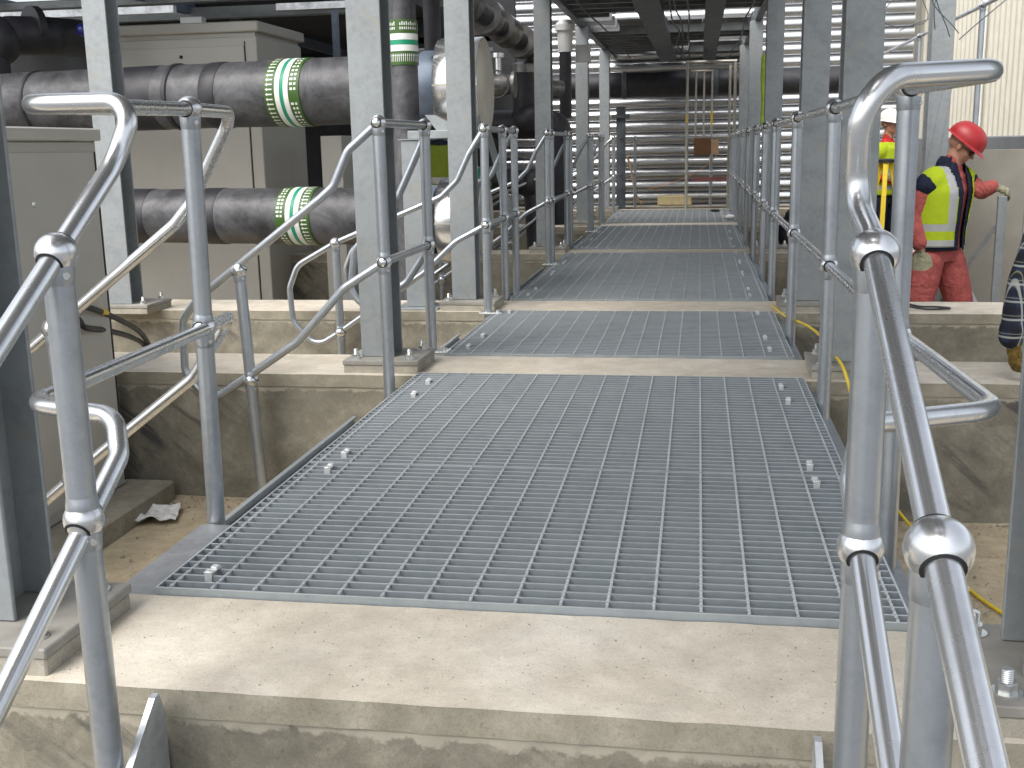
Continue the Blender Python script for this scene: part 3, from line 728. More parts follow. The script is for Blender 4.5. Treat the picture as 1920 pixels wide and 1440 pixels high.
# overhead flanged pipe run
t=thing('flanged_pipe','grey flanged pipe run with fat couplings coming down behind the third column','pipe',(-.55,7.9,2.2))
A=Vector((-.55,-.4,.25));B=Vector((.16,1.7,-.32)); dd=(B-A).normalized(); LL2=(B-A).length
b=MB(); b.tube([A,B],.095,24); b.build('pipe_body',M['lag'],t)
for s,r,w in ((.35,.165,.10),(.62,.15,.16),(1.05,.165,.09),(1.35,.15,.18),(1.75,.16,.08)):
    b=MB(); b.lathe(A+dd*s,dd,[(0,.09),(.004,r),(w,r),(w+.02,r*.8),(w+.04,.09)],28); b.build('coupling',M['valve'],t)
b=MB(); b.tube(fillet([B-dd*.3,B+Vector((-.10,.0,-.28)),B+Vector((.16,.2,-.30))],.12,8),.08,22); b.lathe(B+Vector((.0,.08,-.29)),(.45,.3,0),[(0,.07),(0,.12),(.05,.12),(.05,.07)],22); b.build('lower_elbow',M['valve'],t)
t=thing('roof_vent','white capped vent cylinder beside the near end of the overhead deck','vent',(-.22,10.1,2.03))
b=MB(); b.lathe((0,0,0),(0,0,1),[(-.06,.075),(.0,.08),(.10,.085),(.16,.085),(.16,.11),(.22,.11),(.27,.06)],24); b.build('cylinder',M['white'],t)
b=MB(); b.cyl((0,0,-.75),(0,0,-.06),.065,20); b.build('pipe_body',M['lag_dark'],t)
b=MB(); b.box(.10,.26,.1,.16,-.16,.02,.005); b.build('white_panel',M['white'],t)

# far dark pipe and far post
t=thing('lagged_pipe','long dark pipe running across the far end under the overhead deck','lagged pipe',(0,15.9,1.90),'black lagged pipes with green and white bands')
b=MB(); b.lathe((-4.2,-.35,0),(1,.06,0),[(8.6*i/60,.195+.004*noise.noise(Vector((i*.9,2,0)))) for i in range(61)],36); b.build('pipe_body',M['lag_dark'],t)
for s in (1.2,2.9,4.2,5.6):
    b=MB(); b.lathe((-4.2+s,-.35+.06*s,0),(1,.06,0),[(0,.196),(.01,.208),(.07,.208),(.08,.196)],36); b.build('joint_wrap',M['dark_steel'],t)
t=thing('pipe_trestle','dark upright post holding up the far pipe, behind the farthest left column','pipe support',(-.02,15.95,-.6))
b=MB(); b.box(-.07,.07,-.07,.07,0,2.18,.004); b.box(-.14,.14,-.12,.12,2.0,2.06,.004); b.build('post',M['dark_steel'],t)

# ------------------------------------------------------------------ far ribbed wall and right-hand buildings
def rib_wall():
    b=MB(); pitch=.200; z0=-.62; x0,x1=-3.0,4.62; vs=[];fs=[]
    prof=[]; n=int(4.9/pitch)
    for k in range(n):
        for j in range(16):
            t=j/16; 
            # broad rounded rib, narrow valley
            u=t
            d=.085*math.sin(PI*u)**.55-.01
            prof.append((z0+(k+t)*pitch,d))
    nx=24
    for z,d in prof:
        for i in range(nx+1):
            x=x0+(x1-x0)*i/nx; vs.append((x,-d+.0015*noise.noise(Vector((x*.8,z*.6,0))),z))
    for k in range(len(prof)-1):
        for i in range(nx): fs.append((k*(nx+1)+i,k*(nx+1)+i+1,(k+1)*(nx+1)+i+1,(k+1)*(nx+1)+i))
    b.add(vs,fs,0,True)
    b.add([(x0,0,z0),(x1,0,z0),(x1,0,4.2),(x0,0,4.2),(x0,.2,z0),(x1,.2,z0),(x1,.2,4.2),(x0,.2,4.2)],[(4,5,6,7),(0,4,7,3),(1,2,6,5),(3,7,6,2)],0)
    o=b.build('ribbed_wall',M['rib'],recalc=False); o.location=(0,17.45,0)
    tag(o,'silver wall of thick horizontal ribs closing the far end','wall'); return o
rib_wall()
def clad():
    A=Vector((4.72,18.9,0));B=Vector((5.55,9.0,0)); d=(B-A); L=d.length; d.normalize(); nrm=Vector((-d.y,d.x,0)); 
    if nrm.x>0: nrm=-nrm
    t=thing('clad_building','cream building with vertical ribbed cladding at the right edge','building',(4.72,18.9,0))
    b=MB(); s=0;vs=[];fs=[];pr=[]
    while s<L:
        pr+= [(s,0),(s+.10,0),(s+.125,.035),(s+.175,.035)]; s+=.2
    for q,dd_ in pr:
        p=d*q+nrm*dd_; vs+= [(p.x,p.y,.98),(p.x,p.y,5.2)]
    for i in range(len(pr)-1): fs.append((2*i,2*i+2,2*i+3,2*i+1))
    b.add(vs,fs); b.build('cladding',M['cream'],t,recalc=False)
    b=MB(); c=d*(L/2)+Vector((0,0,2.3))-nrm*.15; b.obox(c,d*(L/2),nrm*.12,Vector((0,0,2.9))); b.build('wall',M['dado'],t)
    b=MB(); c=d*(L/2)+nrm*.03+Vector((0,0,.18)); b.obox(c,d*(L/2-.02),nrm*.05,Vector((0,0,.79))); b.build('plinth_panel',M['dado'],t)
    b=MB()
    for q in (2.2,4.4,6.6):
        b=MB(); c=d*q+nrm*.06+Vector((0,0,3.0)); b.tube([c-Vector((0,0,2.0)),c+Vector((0,0,2.0))],.04,12); b.build('downpipe',M['tape_white'],t)
    return t
clad()
# raised platform upstand with guard rail
b=MB(); b.box(3.66,3.78,6.9,16.5,-.6,1.0,.01); tag(b.build('upstand_wall',M['dado']),'low grey panel wall behind the worker, below the cream cladding','wall')
def guard(label,x,ys,z0,z1,mid=True,cross=None):
    t=thing('guard_rail',label,'guard rail',(x,ys[0],z0),'guard rails right of the walkway'); H=[]
    for y in ys: H.append(post(t,x,y,z1,(z0+(z1-z0)*.5,) if mid else (),z0))
    H.append(rail(t,[(x,ys[0]-.1,z1),(x,ys[-1]+.1,z1)],.05,'top_rail'))
    if mid: H.append(rail(t,[(x,ys[0]-.1,z0+(z1-z0)*.5),(x,ys[-1]+.1,z0+(z1-z0)*.5)],.05,'mid_rail'))
    if cross: H.append(rail(t,cross,.05,'cross_rail'))
    shifted(t,H)
guard('high guard rail rising to the top right corner above the grey panel wall',3.62,(5.2,8.43,11.3,14.6),1.0,2.11,False,[(3.62,14.5,1.98),(4.9,14.5,1.98)])
guard('short guard rail post group at the right edge above the worker',3.42,(5.15,3.9),.98,1.75,False)

# galvanised frame and sheet held by the worker
t=thing('brace_frame','galvanised frame with crossed braces steadied by the gloved worker','steel frame',(3.23,5.80,-.6))
b=MB(); b.box(-.028,.028,-.02,.02,0,1.20,.003); b.box(.19,.23,.10,.14,0,1.1,.003); b.build('upright',M['column'],t)
b=MB(); b.bar((-.02,.03,1.0),(-.42,.25,-.02 if False else .25),.03,.006,up=(0,1,0)); b.bar((-.40,.26,1.05),(-.02,.05,.30),.03,.006,up=(0,1,0)); b.build('cross_brace',M['column'],t)
t=thing('steel_sheet','upright galvanised sheet panel at the right, behind the plaid sleeve','steel sheet',(3.30,5.45,-.6))
b=MB(); b.box(-.02,.55,-.01,.012,.02,1.42,.002); b.build('panel',M['column'],t)
b=MB()
for p in ((.03,1.40),(.16,1.39)): b.sphere((p[0],-.02,p[1]),.02,14,10)
b.build('fixing_bolt',M['bolt'],t)
t=thing('steel_sheet','wide brown-grey panel in the pit behind the worker in red','steel sheet',(3.3,6.75,-.6))
b=MB(); b.box(-.36,1.0,0,.02,.02,1.50,.003); b.build('panel',simple('dull_brown_panel',(.25,.235,.20),.5,.2,.15,3,.03),t)
b=MB()
for k in range(4): b.bar((3.0+.05*k,5.9-.03*k,-.57+.02*k),(4.0,6.3+.1*k,-.57+.02*k),.04,.02)
tag(b.build('steel_offcuts',M['column']),'few galvanised bars lying on the ground behind the worker','steel bars')

# ------------------------------------------------------------------ overhead deck
t=thing('overhead_deck','dark overhead steel deck roofing the walkway between the two rows of columns','overhead deck',(.83,8.2,2.4))
y1o=17.3-8.2; y0o=-10.6
b=MB()
for x in (-1.05,1.05):
    b.box(x-.04,x+.04,y0o,y1o,.001,.16,.003)
b.build('edge_beam',M['dark_steel'],t)
b=MB(); k=0; y=-10.5
while y<y1o:
    b=MB()
    if 2.9<y<5.0: b.box(-1.008,-.66,y,y+.06,.03,.13)
    elif 6.6<y<8.0: b.box(-1.008,.2,y,y+.06,.03,.13)
    else: b.box(-1.008,1.008,y,y+.06,.03,.13)
    y+=.42
    b.build('joist',M['deck'],t)
b=MB(); random.seed(11); y=-10.605; slots=[(3.1,4.8,.25,.92),(3.3,4.5,-.55,.0),(6.7,7.9,.3,.9)]
while y<y1o:
    x=-1.1; b=MB()
    while x<1.1:
        w=random.choice([.3,.45,.6]); h=.30
        if (y>-.1 or w) and not any(y+h>s[0] and y<s[1] and x+w>s[2] and x<s[3] for s in slots) and random.random()>.02:
            b.box(x+.003,min(1.1,x+w)-.003,y+.003,y+h-.003,.165,.18 if random.random()<.6 else .172)
        x+=w
    y+=.303
    if b.v: b.build('deck_sheet',M['deck'],t)
b=MB()
b.box(-.28,-.02,y0o+.2,y1o,-.06,.0); b.box(.42,.62,y0o+.2,y1o,-.05,.0)
b.build('cable_tray',M['dark_steel'],t)
b=MB(); random.seed(5)
for k in range(7):
    x=random.uniform(-.9,.9); b.tube(smooth_path([(x+random.uniform(-.03,.03),.3+j*1.4,-.01-random.uniform(0,.05)) for j in range(7)],4),.009,8)
b.build('hanging_cable',M['black'],t)

# ------------------------------------------------------------------ plant deck at the left, dark
t=thing('plant_deck','dark raised plant deck with steel beams at the top left, above the long cabinet','plant deck',(-4.5,9.0,2.3))
b=MB(); b.box(-4.5,2.6,.9,7.5,.25,.40); b.box(-2.5,3.55,-3.9,.88,1.0,1.15); b.build('deck_and_shade_slab',M['dim'],t)  # the higher forward slab is added out of view to shade cabinet and pipes
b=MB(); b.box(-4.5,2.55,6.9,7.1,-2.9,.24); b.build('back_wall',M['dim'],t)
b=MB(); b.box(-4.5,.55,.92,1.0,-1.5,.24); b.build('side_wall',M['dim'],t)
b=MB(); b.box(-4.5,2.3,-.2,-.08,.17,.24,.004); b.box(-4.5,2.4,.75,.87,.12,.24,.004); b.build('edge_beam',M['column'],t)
b=MB()
for x in (-1.6,.1,1.9): b.bar((x,-1.2,.28),(x+.3,6.8,.10),.07,.12)
b.build('joist',M['navy_steel'],t)
b=MB(); b.box(2.08,2.14,-.08,-.02,-.62,.17,.003); b.box(2.62,2.72,-.5,-.4,-.62,.9,.003); b.build('hanger_post',M['navy_steel'],t)
for q in ((2.2,3.4,1.6,1.66,-.25,-.21),(2.2,3.6,2.6,2.66,-.05,.02),(2.25,3.5,3.6,3.7,-.42,-.36)):
    b=MB(); b.box(*q); b.build('shelf_rail',M['column'],t)
t=thing('steel_channel','pale steel channel hanging over the right end of the long cabinet','steel channel',(-2.5,8.0,2.28))
b=MB(); b.prism([(-.06,-.03),(.06,-.03),(.06,.03),(.052,.03),(.052,-.022),(-.052,-.022),(-.052,.03),(-.06,.03)],0,-.12,.55); b.build('channel',M['zinc'],t)
t=thing('steel_channel','pale steel channel across the top left corner above the black elbow','steel channel',(-4.6,7.2,2.20))
b=MB(); b.box(-1.2,1.35,-.03,.03,-.03,.035,.003); b.box(-1.2,1.35,-.05,-.031,-.03,-.022); b.build('channel',M['zinc'],t)
t=thing('cable_ladder','galvanised cable ladder under the black elbow at the top left','cable ladder',(-4.1,8.4,1.80))
b=MB(); b.bar((-.3,0,.10),(1.1,0,-.04),.03,.09); b.bar((-.3,.35,.06),(1.1,.35,-.04),.03,.07)
for k in range(7): x=-.2+.2*k; b.bar((x,0,.08-.0*k),(x,.35,.05),.03,.02)
b.build('rungs',M['zinc'],t)
t=thing('junction_box','small white junction box under the plant deck beams','junction box',(-3.55,8.2,2.20))
b=MB(); b.box(-.11,.11,-.05,.05,-.05,.05,.006); b.build('box',M['card_light'] if False else M['white'],t)
t=thing('board_stack','orange and white boards on the dark shelf left of the tall column','boards',(-1.75,11.2,2.10))
b=MB(); b.box(0,.36,0,.4,0,.07,.003); b.build('orange_board',M['orange'],t)
b=MB(); b.box(-.40,-.12,-.1,.3,-.02,.05,.003); b.box(.10,.42,-.3,.1,-.43,-.37,.003); b.box(-.4,.0,-.3,.1,-.40,-.30,.003); b.build('white_board',M['white'],t)
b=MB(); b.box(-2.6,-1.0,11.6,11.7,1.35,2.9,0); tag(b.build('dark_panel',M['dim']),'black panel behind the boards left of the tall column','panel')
t=thing('steel_trestle','dark steel trestle posts between the long cabinet and the tall column','steel frame',(-1.9,8.9,-.6))
b=MB(); b.box(-.22,-.16,-.03,.03,0,2.8,.003); b.box(.22,.27,-.03,.03,0,2.8,.003); b.box(-.158,.218,-.02,.02,1.35,1.41); b.build('post',M['navy_steel'],t)

# ------------------------------------------------------------------ far end clutter
t=thing('tube_frame','tall weathered tube frame standing at the far end of the walkway','steel frame',(1.37,15.42,0.0))
b=MB()
for x in (-.35,.36): b.tube([(x,0,-.02),(x,0,2.19)],.022,12)
b.tube([(.29,.25,-.02),(.29,.25,2.15)],.02,12); b.tube([(-.37,0,2.19),(.38,0,2.19)],.022,12); b.tube([(-.35,0,.2),(.36,0,.2)],.018,12)
b.build('frame',M['scaffold'],t)
b=MB()
for x in (-.22,-.10,.02): b.tube([(x,0,1.10),(x,0,2.06)],.016,12)
b.tube([(-.30,0,2.06),(.05,0,2.06)],.016,12); b.tube([(-.35,0,1.08),(.36,0,1.08)],.014,12); b.build('inner_bars',M['scaffold'],t)
b=MB(); b.box(.005,.035,-.03,-.018,1.25,1.48); b.build('yellow_tag',M['yellow2'],t); b=MB(); b.box(-.362,-.336,-.03,-.023,1.30,1.42); b.build('yellow_tag',M['yellow2'],t)
t=thing('cardboard_box','brown cardboard box hung in the tube frame at the far end','box',(1.28,15.36,.93))
b=MB(); b.box(-.15,.10,0,.25,-.12,.13,.004); b.build('body',M['card'],t)
b=MB(); b.box(.104,.22,.02,.24,-.10,.11,.004); b.build('side_flap',M['card_light'],t)
b=MB(); b.box(.55,1.10,16.3,16.5,.005,.17,.02); tag(b.build('insulation_block',M['board']),'cream block lying on the farthest concrete beam','block')
b=MB(); b.box(1.10,1.62,15.38,15.40,.42,.48); tag(b.build('warning_strip',M['red_tape']),'dull red strip across the tube frame at the far end','strip')
b=MB(); b.tube(smooth_path([(.05,16.4,.80),(.11,16.4,.62),(.16,16.4,.35),(.22,16.4,.12),(.30,16.4,.04)],5),.018,8); tag(b.build('hanging_hose',M['card_light']),'rusty brown hose drooping beside the end handrail, left of the cream block','hose')
b=MB(); b.tube(smooth_path([(1.62,16.1,.95),(1.3,16.15,.62),(.9,16.15,.42),(.4,16.15,.28)],5),.005,6); tag(b.build('orange_line',M['orange']),'thin orange line sagging across the far ribbed wall','cord')
t=thing('floor_debris','small white lump and dark scraps on the last grating by the right posts','debris',(1.5,12.5,.01))
b=MB(); b.sphere((.12,.05,.04),.05,12,8,sc=(1.3,1,.7)); b.build('white_lump',M['white'],t)
b=MB(); b.sphere((-.05,1.9,.02),.05,8,5,sc=(1.5,1,.4)); b.build('dark_scrap',M['black'],t)
b=MB()
pts=smooth_path([(1.807,9.0,1.80),(1.800,9.0,1.6),(1.812,9.02,1.35),(1.805,9.0,1.12)],6); b.tube(pts,.024,10)
tag(b.build('hanging_strap',simple('lime_strap',(.45,.62,.04),.5,0,.3,14,.2)),'lime green strap hanging beside the third right-hand column','strap')
b=MB(); b.sphere((0,0,.16),.16,14,10,sc=(.75,.7,1.1)); b.sphere((.03,-.02,.32),.09,10,8,sc=(1,1,.8)); o=b.build('black_bag',M['black']); o.location=(2.06,8.45,0); tag(o,'black bag behind the right handrail posts, beside the fourth beam','bag')

# ------------------------------------------------------------------ cables and litter
def grit():
    b=MB(); rg=random.Random(21)
    def stone(x,y,z,r):
        vs=[(x+r*a*rg.uniform(.6,1.2),y+r*c*rg.uniform(.6,1.2),z+r*e*rg.uniform(.5,1)) for a,c,e in ((1,0,0),(-1,0,0),(0,1,0),(0,-1,0),(0,0,1))]
        b.add(vs,[(0,2,4),(2,1,4),(1,3,4),(3,0,4)])
    for k in range(2600):
        if rg.random()<.5: x,y=rg.uniform(-2.6,-.2),rg.uniform(.05,2.45)
        else: x,y=rg.uniform(1.75,3.6),rg.uniform(.05,2.45)
        if x<-1.2 and y>.5: continue
        # more of it gathers along the feet of the walls
        if rg.random()<.4: y=2.47-abs(rg.gauss(0,.10))
        stone(x,y,-.592,rg.choice([.003,.004,.004,.006,.009]))
    for k in range(260): stone(rg.uniform(.0,1.6),rg.uniform(-.40,-.02),.0005,rg.choice([.0012,.0018,.0025]))
    o=b.build('grit',[M['con_lip']],recalc=False); kind(o,'stuff'); tag(o,'fine grit and crumbs of concrete scattered over the pit floors','grit')
grit()
b=MB(); b.tube(smooth_path([(1.66,4.62,.02),(1.69,4.0,.05),(1.74,3.3,.11),(1.78,3.05,.10),(1.80,2.72,.08),(1.815,2.45,.062),(1.86,2.36,-.10),(1.96,2.33,-.38),(2.10,2.36,-.58),(2.14,2.40,-.59),(2.13,2.1,-.59),(2.17,1.8,-.59),(2.26,1.5,-.59),(2.5,1.1,-.59),(3.1,.7,-.59)],8),.0065,10)
tag(b.build('extension_lead',M['yellow']),'yellow cable looping down from the right column and across the pit floor','cable')
b=MB(); b.tube([(0,0,0),(0,.03,.0)],.02,14); b.sphere((0,0,.0),.03,14,10); b.build('plug',M['yellow2']) if False else None
t=thing('cable_plug','round yellow plug with a black tail on the third beam, by the worker\'s leg','plug',(2.42,4.62,.032))
b=MB(); b.lathe((0,0,0),(1,-.4,0),[(-.03,.022),(-.03,.032),(.015,.034),(.03,.02)],20); b.build('plug_body',M['yellow2'],t)
b=MB(); b.tube(smooth_path([(.03,-.01,0),(.10,.0,-.015),(.2,.04,-.022),(.26,-.02,-.022),(.12,-.07,-.02),(.02,-.03,-.01)],5),.006,8); b.build('cord',M['black'],t)
t=thing('black_cable','pair of black cables leaving the near left cabinet and dropping behind the rail','cable',(-1.38,2.0,.3))
W=lambda P:[(p[0]+1.38,p[1]-2.0,p[2]-.3) for p in P]
b=MB(); b.tube(smooth_path(W([(-1.385,1.96,.40),(-1.308,2.0,.381),(-1.342,2.2,.327),(-1.414,2.5,.241),(-1.509,2.85,.127),(-1.56,3.03,.02),(-1.57,3.08,-.1),(-1.57,3.1,-.5)]),6),.013,10); b.build('upper_cable',M['black'],t)
b=MB(); b.tube(smooth_path(W([(-1.385,1.97,.335),(-1.32,1.99,.325),(-1.312,2.03,.282),(-1.399,2.35,.216),(-1.505,2.75,.118),(-1.583,3.03,.019),(-1.59,3.08,-.1),(-1.59,3.1,-.5)]),6),.013,10); b.build('lower_cable',M['black'],t)
b=MB(); b.tube(W([(-1.348,2.23,.320),(-1.365,2.30,.302)]),.0145,10); b.build('cable_tag',M['yellow2'],t); b=MB(); b.tube(W([(-1.385,2.30,.226),(-1.405,2.37,.212)]),.0145,10); b.build('cable_tag',M['yellow2'],t)
def litter():
    b=MB(); n=16; vs=[];fs=[]
    for j in range(n+1):
        for i in range(n+1):
            x=-.11+.22*i/n; y=-.075+.15*j/n; z=.012+.035*abs(noise.noise(Vector((x*14,y*14,3))))+.02*noise.noise(Vector((x*30,y*30,1)))
            vs.append((x+.02*noise.noise(Vector((x*9,y*9,7))),y,z))
    for j in range(n):
        for i in range(n): fs.append((j*(n+1)+i,j*(n+1)+i+1,(j+1)*(n+1)+i+1,(j+1)*(n+1)+i))
    b.add(vs,fs); o=b.build('plastic_wrapper',M['paper'],recalc=False); o.scale=(1.35,1.35,1.35); o.location=(-1.19,2.15,-.59); o.rotation_euler=(0,0,.3)
    m=o.modifiers.new('s','SOLIDIFY'); m.thickness=.003
    tag(o,'crumpled clear plastic wrapper on the floor by the cabinet plinth','litter')
litter()
b=MB(); rr=random.Random(8)
for k in range(7):
    pts=[(2.7+.08*k,4.6+.5*k,2.9),(2.95+rr.uniform(-.15,.2),4.7+.5*k,2.3),(2.8+rr.uniform(-.2,.3),4.8+.5*k,1.95),(2.75+rr.uniform(-.1,.3),4.9+.5*k,1.55+.06*k)]
    b.tube(smooth_path(pts,6),.0035,6)
tag(b.build('loose_wires',M['dark_steel']),'thin loose wires dangling at the top right among the columns','wires')
#PEOPLE BEGIN
# ------------------------------------------------------------------ people
RH=Vector((.9861,.1665,0)); FH=Vector((-.1665,.9861,0)); UP=Vector((0,0,1))
def bake(mbs,voxel,name,mats,parent,samples=None,smooth_it=4,cut=None,thick=0,matfn=None):
    me=bpy.data.meshes.new('tmp'); me.from_pydata(mbs.v,[],mbs.f); me.update()
    import bmesh
    bm=bmesh.new(); bm.from_mesh(me); bmesh.ops.recalc_face_normals(bm,faces=bm.faces); bm.to_mesh(me); bm.free()
    ob=bpy.data.objects.new('tmp',me); COL.objects.link(ob)
    m=ob.modifiers.new('r','REMESH'); m.mode='VOXEL'; m.voxel_size=voxel
    m=ob.modifiers.new('s','SMOOTH'); m.iterations=smooth_it; m.factor=.5
    dg=bpy.context.evaluated_depsgraph_get(); dg.update()
    nm=bpy.data.meshes.new_from_object(ob.evaluated_get(dg)); bpy.data.objects.remove(ob)
    nm.name=name; nm.materials.clear()
    for mm in mats: nm.materials.append(mm)
    if cut:
        bm=bmesh.new(); bm.from_mesh(nm)
        bmesh.ops.delete(bm,geom=[f for f in bm.faces if cut(f.calc_center_median())],context='FACES'); bm.to_mesh(nm); bm.free()
    if samples:
        kd=KDTree(len(samples))
        for i_,q_ in enumerate(samples): kd.insert(q_[0],i_)
        kd.balance()
    for p in nm.polygons:
        p.use_smooth=True
        c=p.center
        if matfn: p.material_index=matfn(c)
        elif samples:
            best=1e9;bi=0
            for (co_,ix,di) in kd.find_n(c,40):
                dd=di-samples[ix][1]
                if dd<best: best=dd;bi=samples[ix][2]
            p.material_index=bi
    o=bpy.data.objects.new(name,nm); COL.objects.link(o); o.parent=parent
    if thick:
        md=o.modifiers.new('t','SOLIDIFY'); md.thickness=thick; md.offset=1
    return o
class Body:
    def __init__(s): s.b=MB(); s.smp=[]
    def L(s,p): return RH*p[0]+FH*p[1]+UP*p[2]
    def limb(s,pts,rad,mat,world=False):
        P=[s.L(p) if not world else Vector(p) for p in pts]
        s.b.tube(P,rad,14)
        for p,r in zip(P,rad): s.b.sphere(p,r,14,9)
        for i in range(len(P)-1):
            n=max(2,int((P[i+1]-P[i]).length/.04))
            for k in range(n+1):
                t=k/n; q=P[i].lerp(P[i+1],t); s.smp.append(((q.x,q.y,q.z),rad[i]+(rad[i+1]-rad[i])*t,mat))
    def torso(s,rings,rt,ft,mat,grow=0):
        n=24; vs=[];fs=[]
        # refine
        R=[]
        for i in range(len(rings)-1):
            for k in range(4):
                t=k/4; t2=t*t*(3-2*t); a,b=rings[i],rings[i+1]
                R.append((tuple(a[0][j]+(b[0][j]-a[0][j])*t for j in range(3)),a[1]+(b[1]-a[1])*t2,a[2]+(b[2]-a[2])*t2))
        R.append(rings[-1])
        for c,rx,ry in R:
            c=s.L(c)
            for k in range(n):
                a=2*PI*k/n; vs.append(c+rt*(rx+grow)*math.cos(a)+ft*(ry+grow)*math.sin(a))
            if mat is not None:
                for q in (-.5,0,.5): 
                    w=c+rt*rx*q; s.smp.append(((w.x,w.y,w.z),ry*.95,mat))
        for i in range(len(R)-1):
            for k in range(n):
                k2=(k+1)%n; fs.append((i*n+k,i*n+k2,(i+1)*n+k2,(i+1)*n+k))
        fs.append(tuple(range(n))); fs.append(tuple(range((len(R)-1)*n,len(R)*n)))
        s.b.add(vs,fs)
    def hand(s,w,d,pn,mat,curl=.5,thumb=1):
        """w wrist, d along the hand, pn palm normal; all local"""
        w=s.L(w);d=s.L(d).normalized();pn=s.L(pn); pn=(pn-d*pn.dot(d)).normalized(); sd=d.cross(pn)
        c=[w+d*.02,w+d*.055,w+d*.088]
        for q,rr in zip(c,(.024,.027,.026)):
            for o in (-.016,0.,.016):
                s.b.sphere(q+sd*o,rr*.78,12,8); s.smp.append((tuple(q+sd*o),rr*.8,mat))
        for k,(o,ln) in enumerate(((-.032,.070),(-.011,.082),(.011,.077),(.031,.060))):
            a=w+d*.092+sd*o*1.08; r0=.0088; cur=curl*(1+.12*k)
            p1=a+(d*math.cos(cur*.5)+pn*math.sin(cur*.5))*ln*.42
            p2=p1+(d*math.cos(cur*1.3)+pn*math.sin(cur*1.3))*ln*.33
            p3=p2+(d*math.cos(cur*2.0)+pn*math.sin(cur*2.0))*ln*.27
            s.limb([a,p1,p2,p3],[r0*1.05,r0,r0*.92,r0*.8],mat,True)
        a=w+d*.03+sd*(-.030)*thumb; s.limb([a,a+(d*.55-sd*thumb*.75+pn*.35).normalized()*.036,a+(d*.55-sd*thumb*.75+pn*.35).normalized()*.036+(d*.85-sd*thumb*.3+pn*.45).normalized()*.03],[.013,.0115,.0095],mat,True)
    def head(s,c,yaw,pitch,mat):
        """yaw: facing direction angle from local -y (towards the camera) to +x; pitch down"""
        c=s.L(c); f=s.L((math.sin(yaw),-math.cos(yaw),0)); r=UP.cross(f)*-1
        r=f.cross(UP); f2=f*math.cos(pitch)-UP*math.sin(pitch); u=r.cross(f2)
        s.hf=(c,r,f2,u)
        P=lambda x,y,z:c+r*x+f2*y+u*z
        def el(p,rx,ry,rz,m=mat):
            o=len(s.b.v); mb=MB(); mb.sphere((0,0,0),1,20,14)
            s.b.add([P(*p)+r*v[0]*rx+f2*v[1]*ry+u*v[2]*rz for v in mb.v],mb.f)
            q=P(*p); s.smp.append((tuple(q),(rx+ry+rz)/3,m))
        el((0,-.008,.025),.076,.096,.092); el((0,.022,-.045),.060,.068,.068); el((0,.058,-.088),.030,.028,.022)
        el((0,.088,-.012),.012,.014,.028); el((0,.102,-.026),.014,.013,.012)          # nose
        el((0,.078,.020),.050,.016,.012)                                            # brow
        el((0,.083,-.056),.024,.013,.006); el((0,.081,-.067),.021,.013,.007)        # lips
        for sx in (-1,1):
            el((sx*.078,-.005,-.012),.010,.018,.031); el((sx*.040,.062,-.028),.020,.018,.018)
        return P
def helmet(t,hf,mat,dk):
    c,r,f,u=hf; P=lambda x,y,z:c+r*x+f*y+u*z
    b=MB(); n=32; m=12; vs=[];fs=[]
    for i in range(m+1):
        th=PI/2*i/m
        for k in range(n):
            a=2*PI*k/n; rr=math.cos(th)**.85 if th<PI/2 else 0
            ridge=1+.035*max(0,math.cos(a-PI/2))**8
            vs.append(P(.106*rr*math.cos(a),-.005+.132*rr*math.sin(a)*ridge,.035+.115*math.sin(th)**.95+(.006 if abs(math.cos(a))<.12 else 0)))
    for i in range(m):
        for k in range(n):
            k2=(k+1)%n; fs.append((i*n+k,i*n+k2,(i+1)*n+k2,(i+1)*n+k))
    b.add(vs,fs,0,True)
    # rim and peak
    vs=[];
    for k in range(n):
        a=2*PI*k/n; fw=max(0,math.sin(a))**2*.05; 
        vs.append(P(.106*math.cos(a),-.005+.132*math.sin(a),.036)); vs.append(P(.118*math.cos(a),-.005+(.142+fw)*math.sin(a),.024-fw*.35)); vs.append(P(.104*math.cos(a),-.005+.130*math.sin(a),.030))
    fs=[]
    for k in range(n):
        k2=(k+1)%n; fs.append((3*k,3*k2,3*k2+1,3*k+1)); fs.append((3*k+1,3*k2+1,3*k2+2,3*k+2))
    b.add(vs,fs,0,True)
    b.build('helmet',mat,t)
def glasses(t,hf):
    c,r,f,u=hf; P=lambda x,y,z:c+r*x+f*y+u*z
    b=MB()
    for sx in (-1,1):
        b.tube([P(sx*.035+.022*math.cos(a),.092-.006*abs(math.cos(a)),-.004+.016*math.sin(a)) for a in [2*PI*k/16 for k in range(17)]],.004,6)
        b.add([P(sx*.035+.021*math.cos(a),.091,-.004+.015*math.sin(a)) for a in [2*PI*k/16 for k in range(16)]],[tuple(range(16))])
        b.tube([P(sx*.056,.085,0),P(sx*.082,.0,0)],.003,6)
    b.tube([P(-.012,.098,0),P(.012,.098,0)],.003,6)
    b.build('glasses',M['black'],t)
def eyes(t,hf):
    c,r,f,u=hf; P=lambda x,y,z:c+r*x+f*y+u*z
    for sx in (-1,1):
        b=MB(); b.sphere(P(sx*.031,.078,.002),.0115,12,8); b.sphere(P(sx*.031,.085,.001),.0065,10,7,1); b.build('eye',[M['white'],M['black']],t)
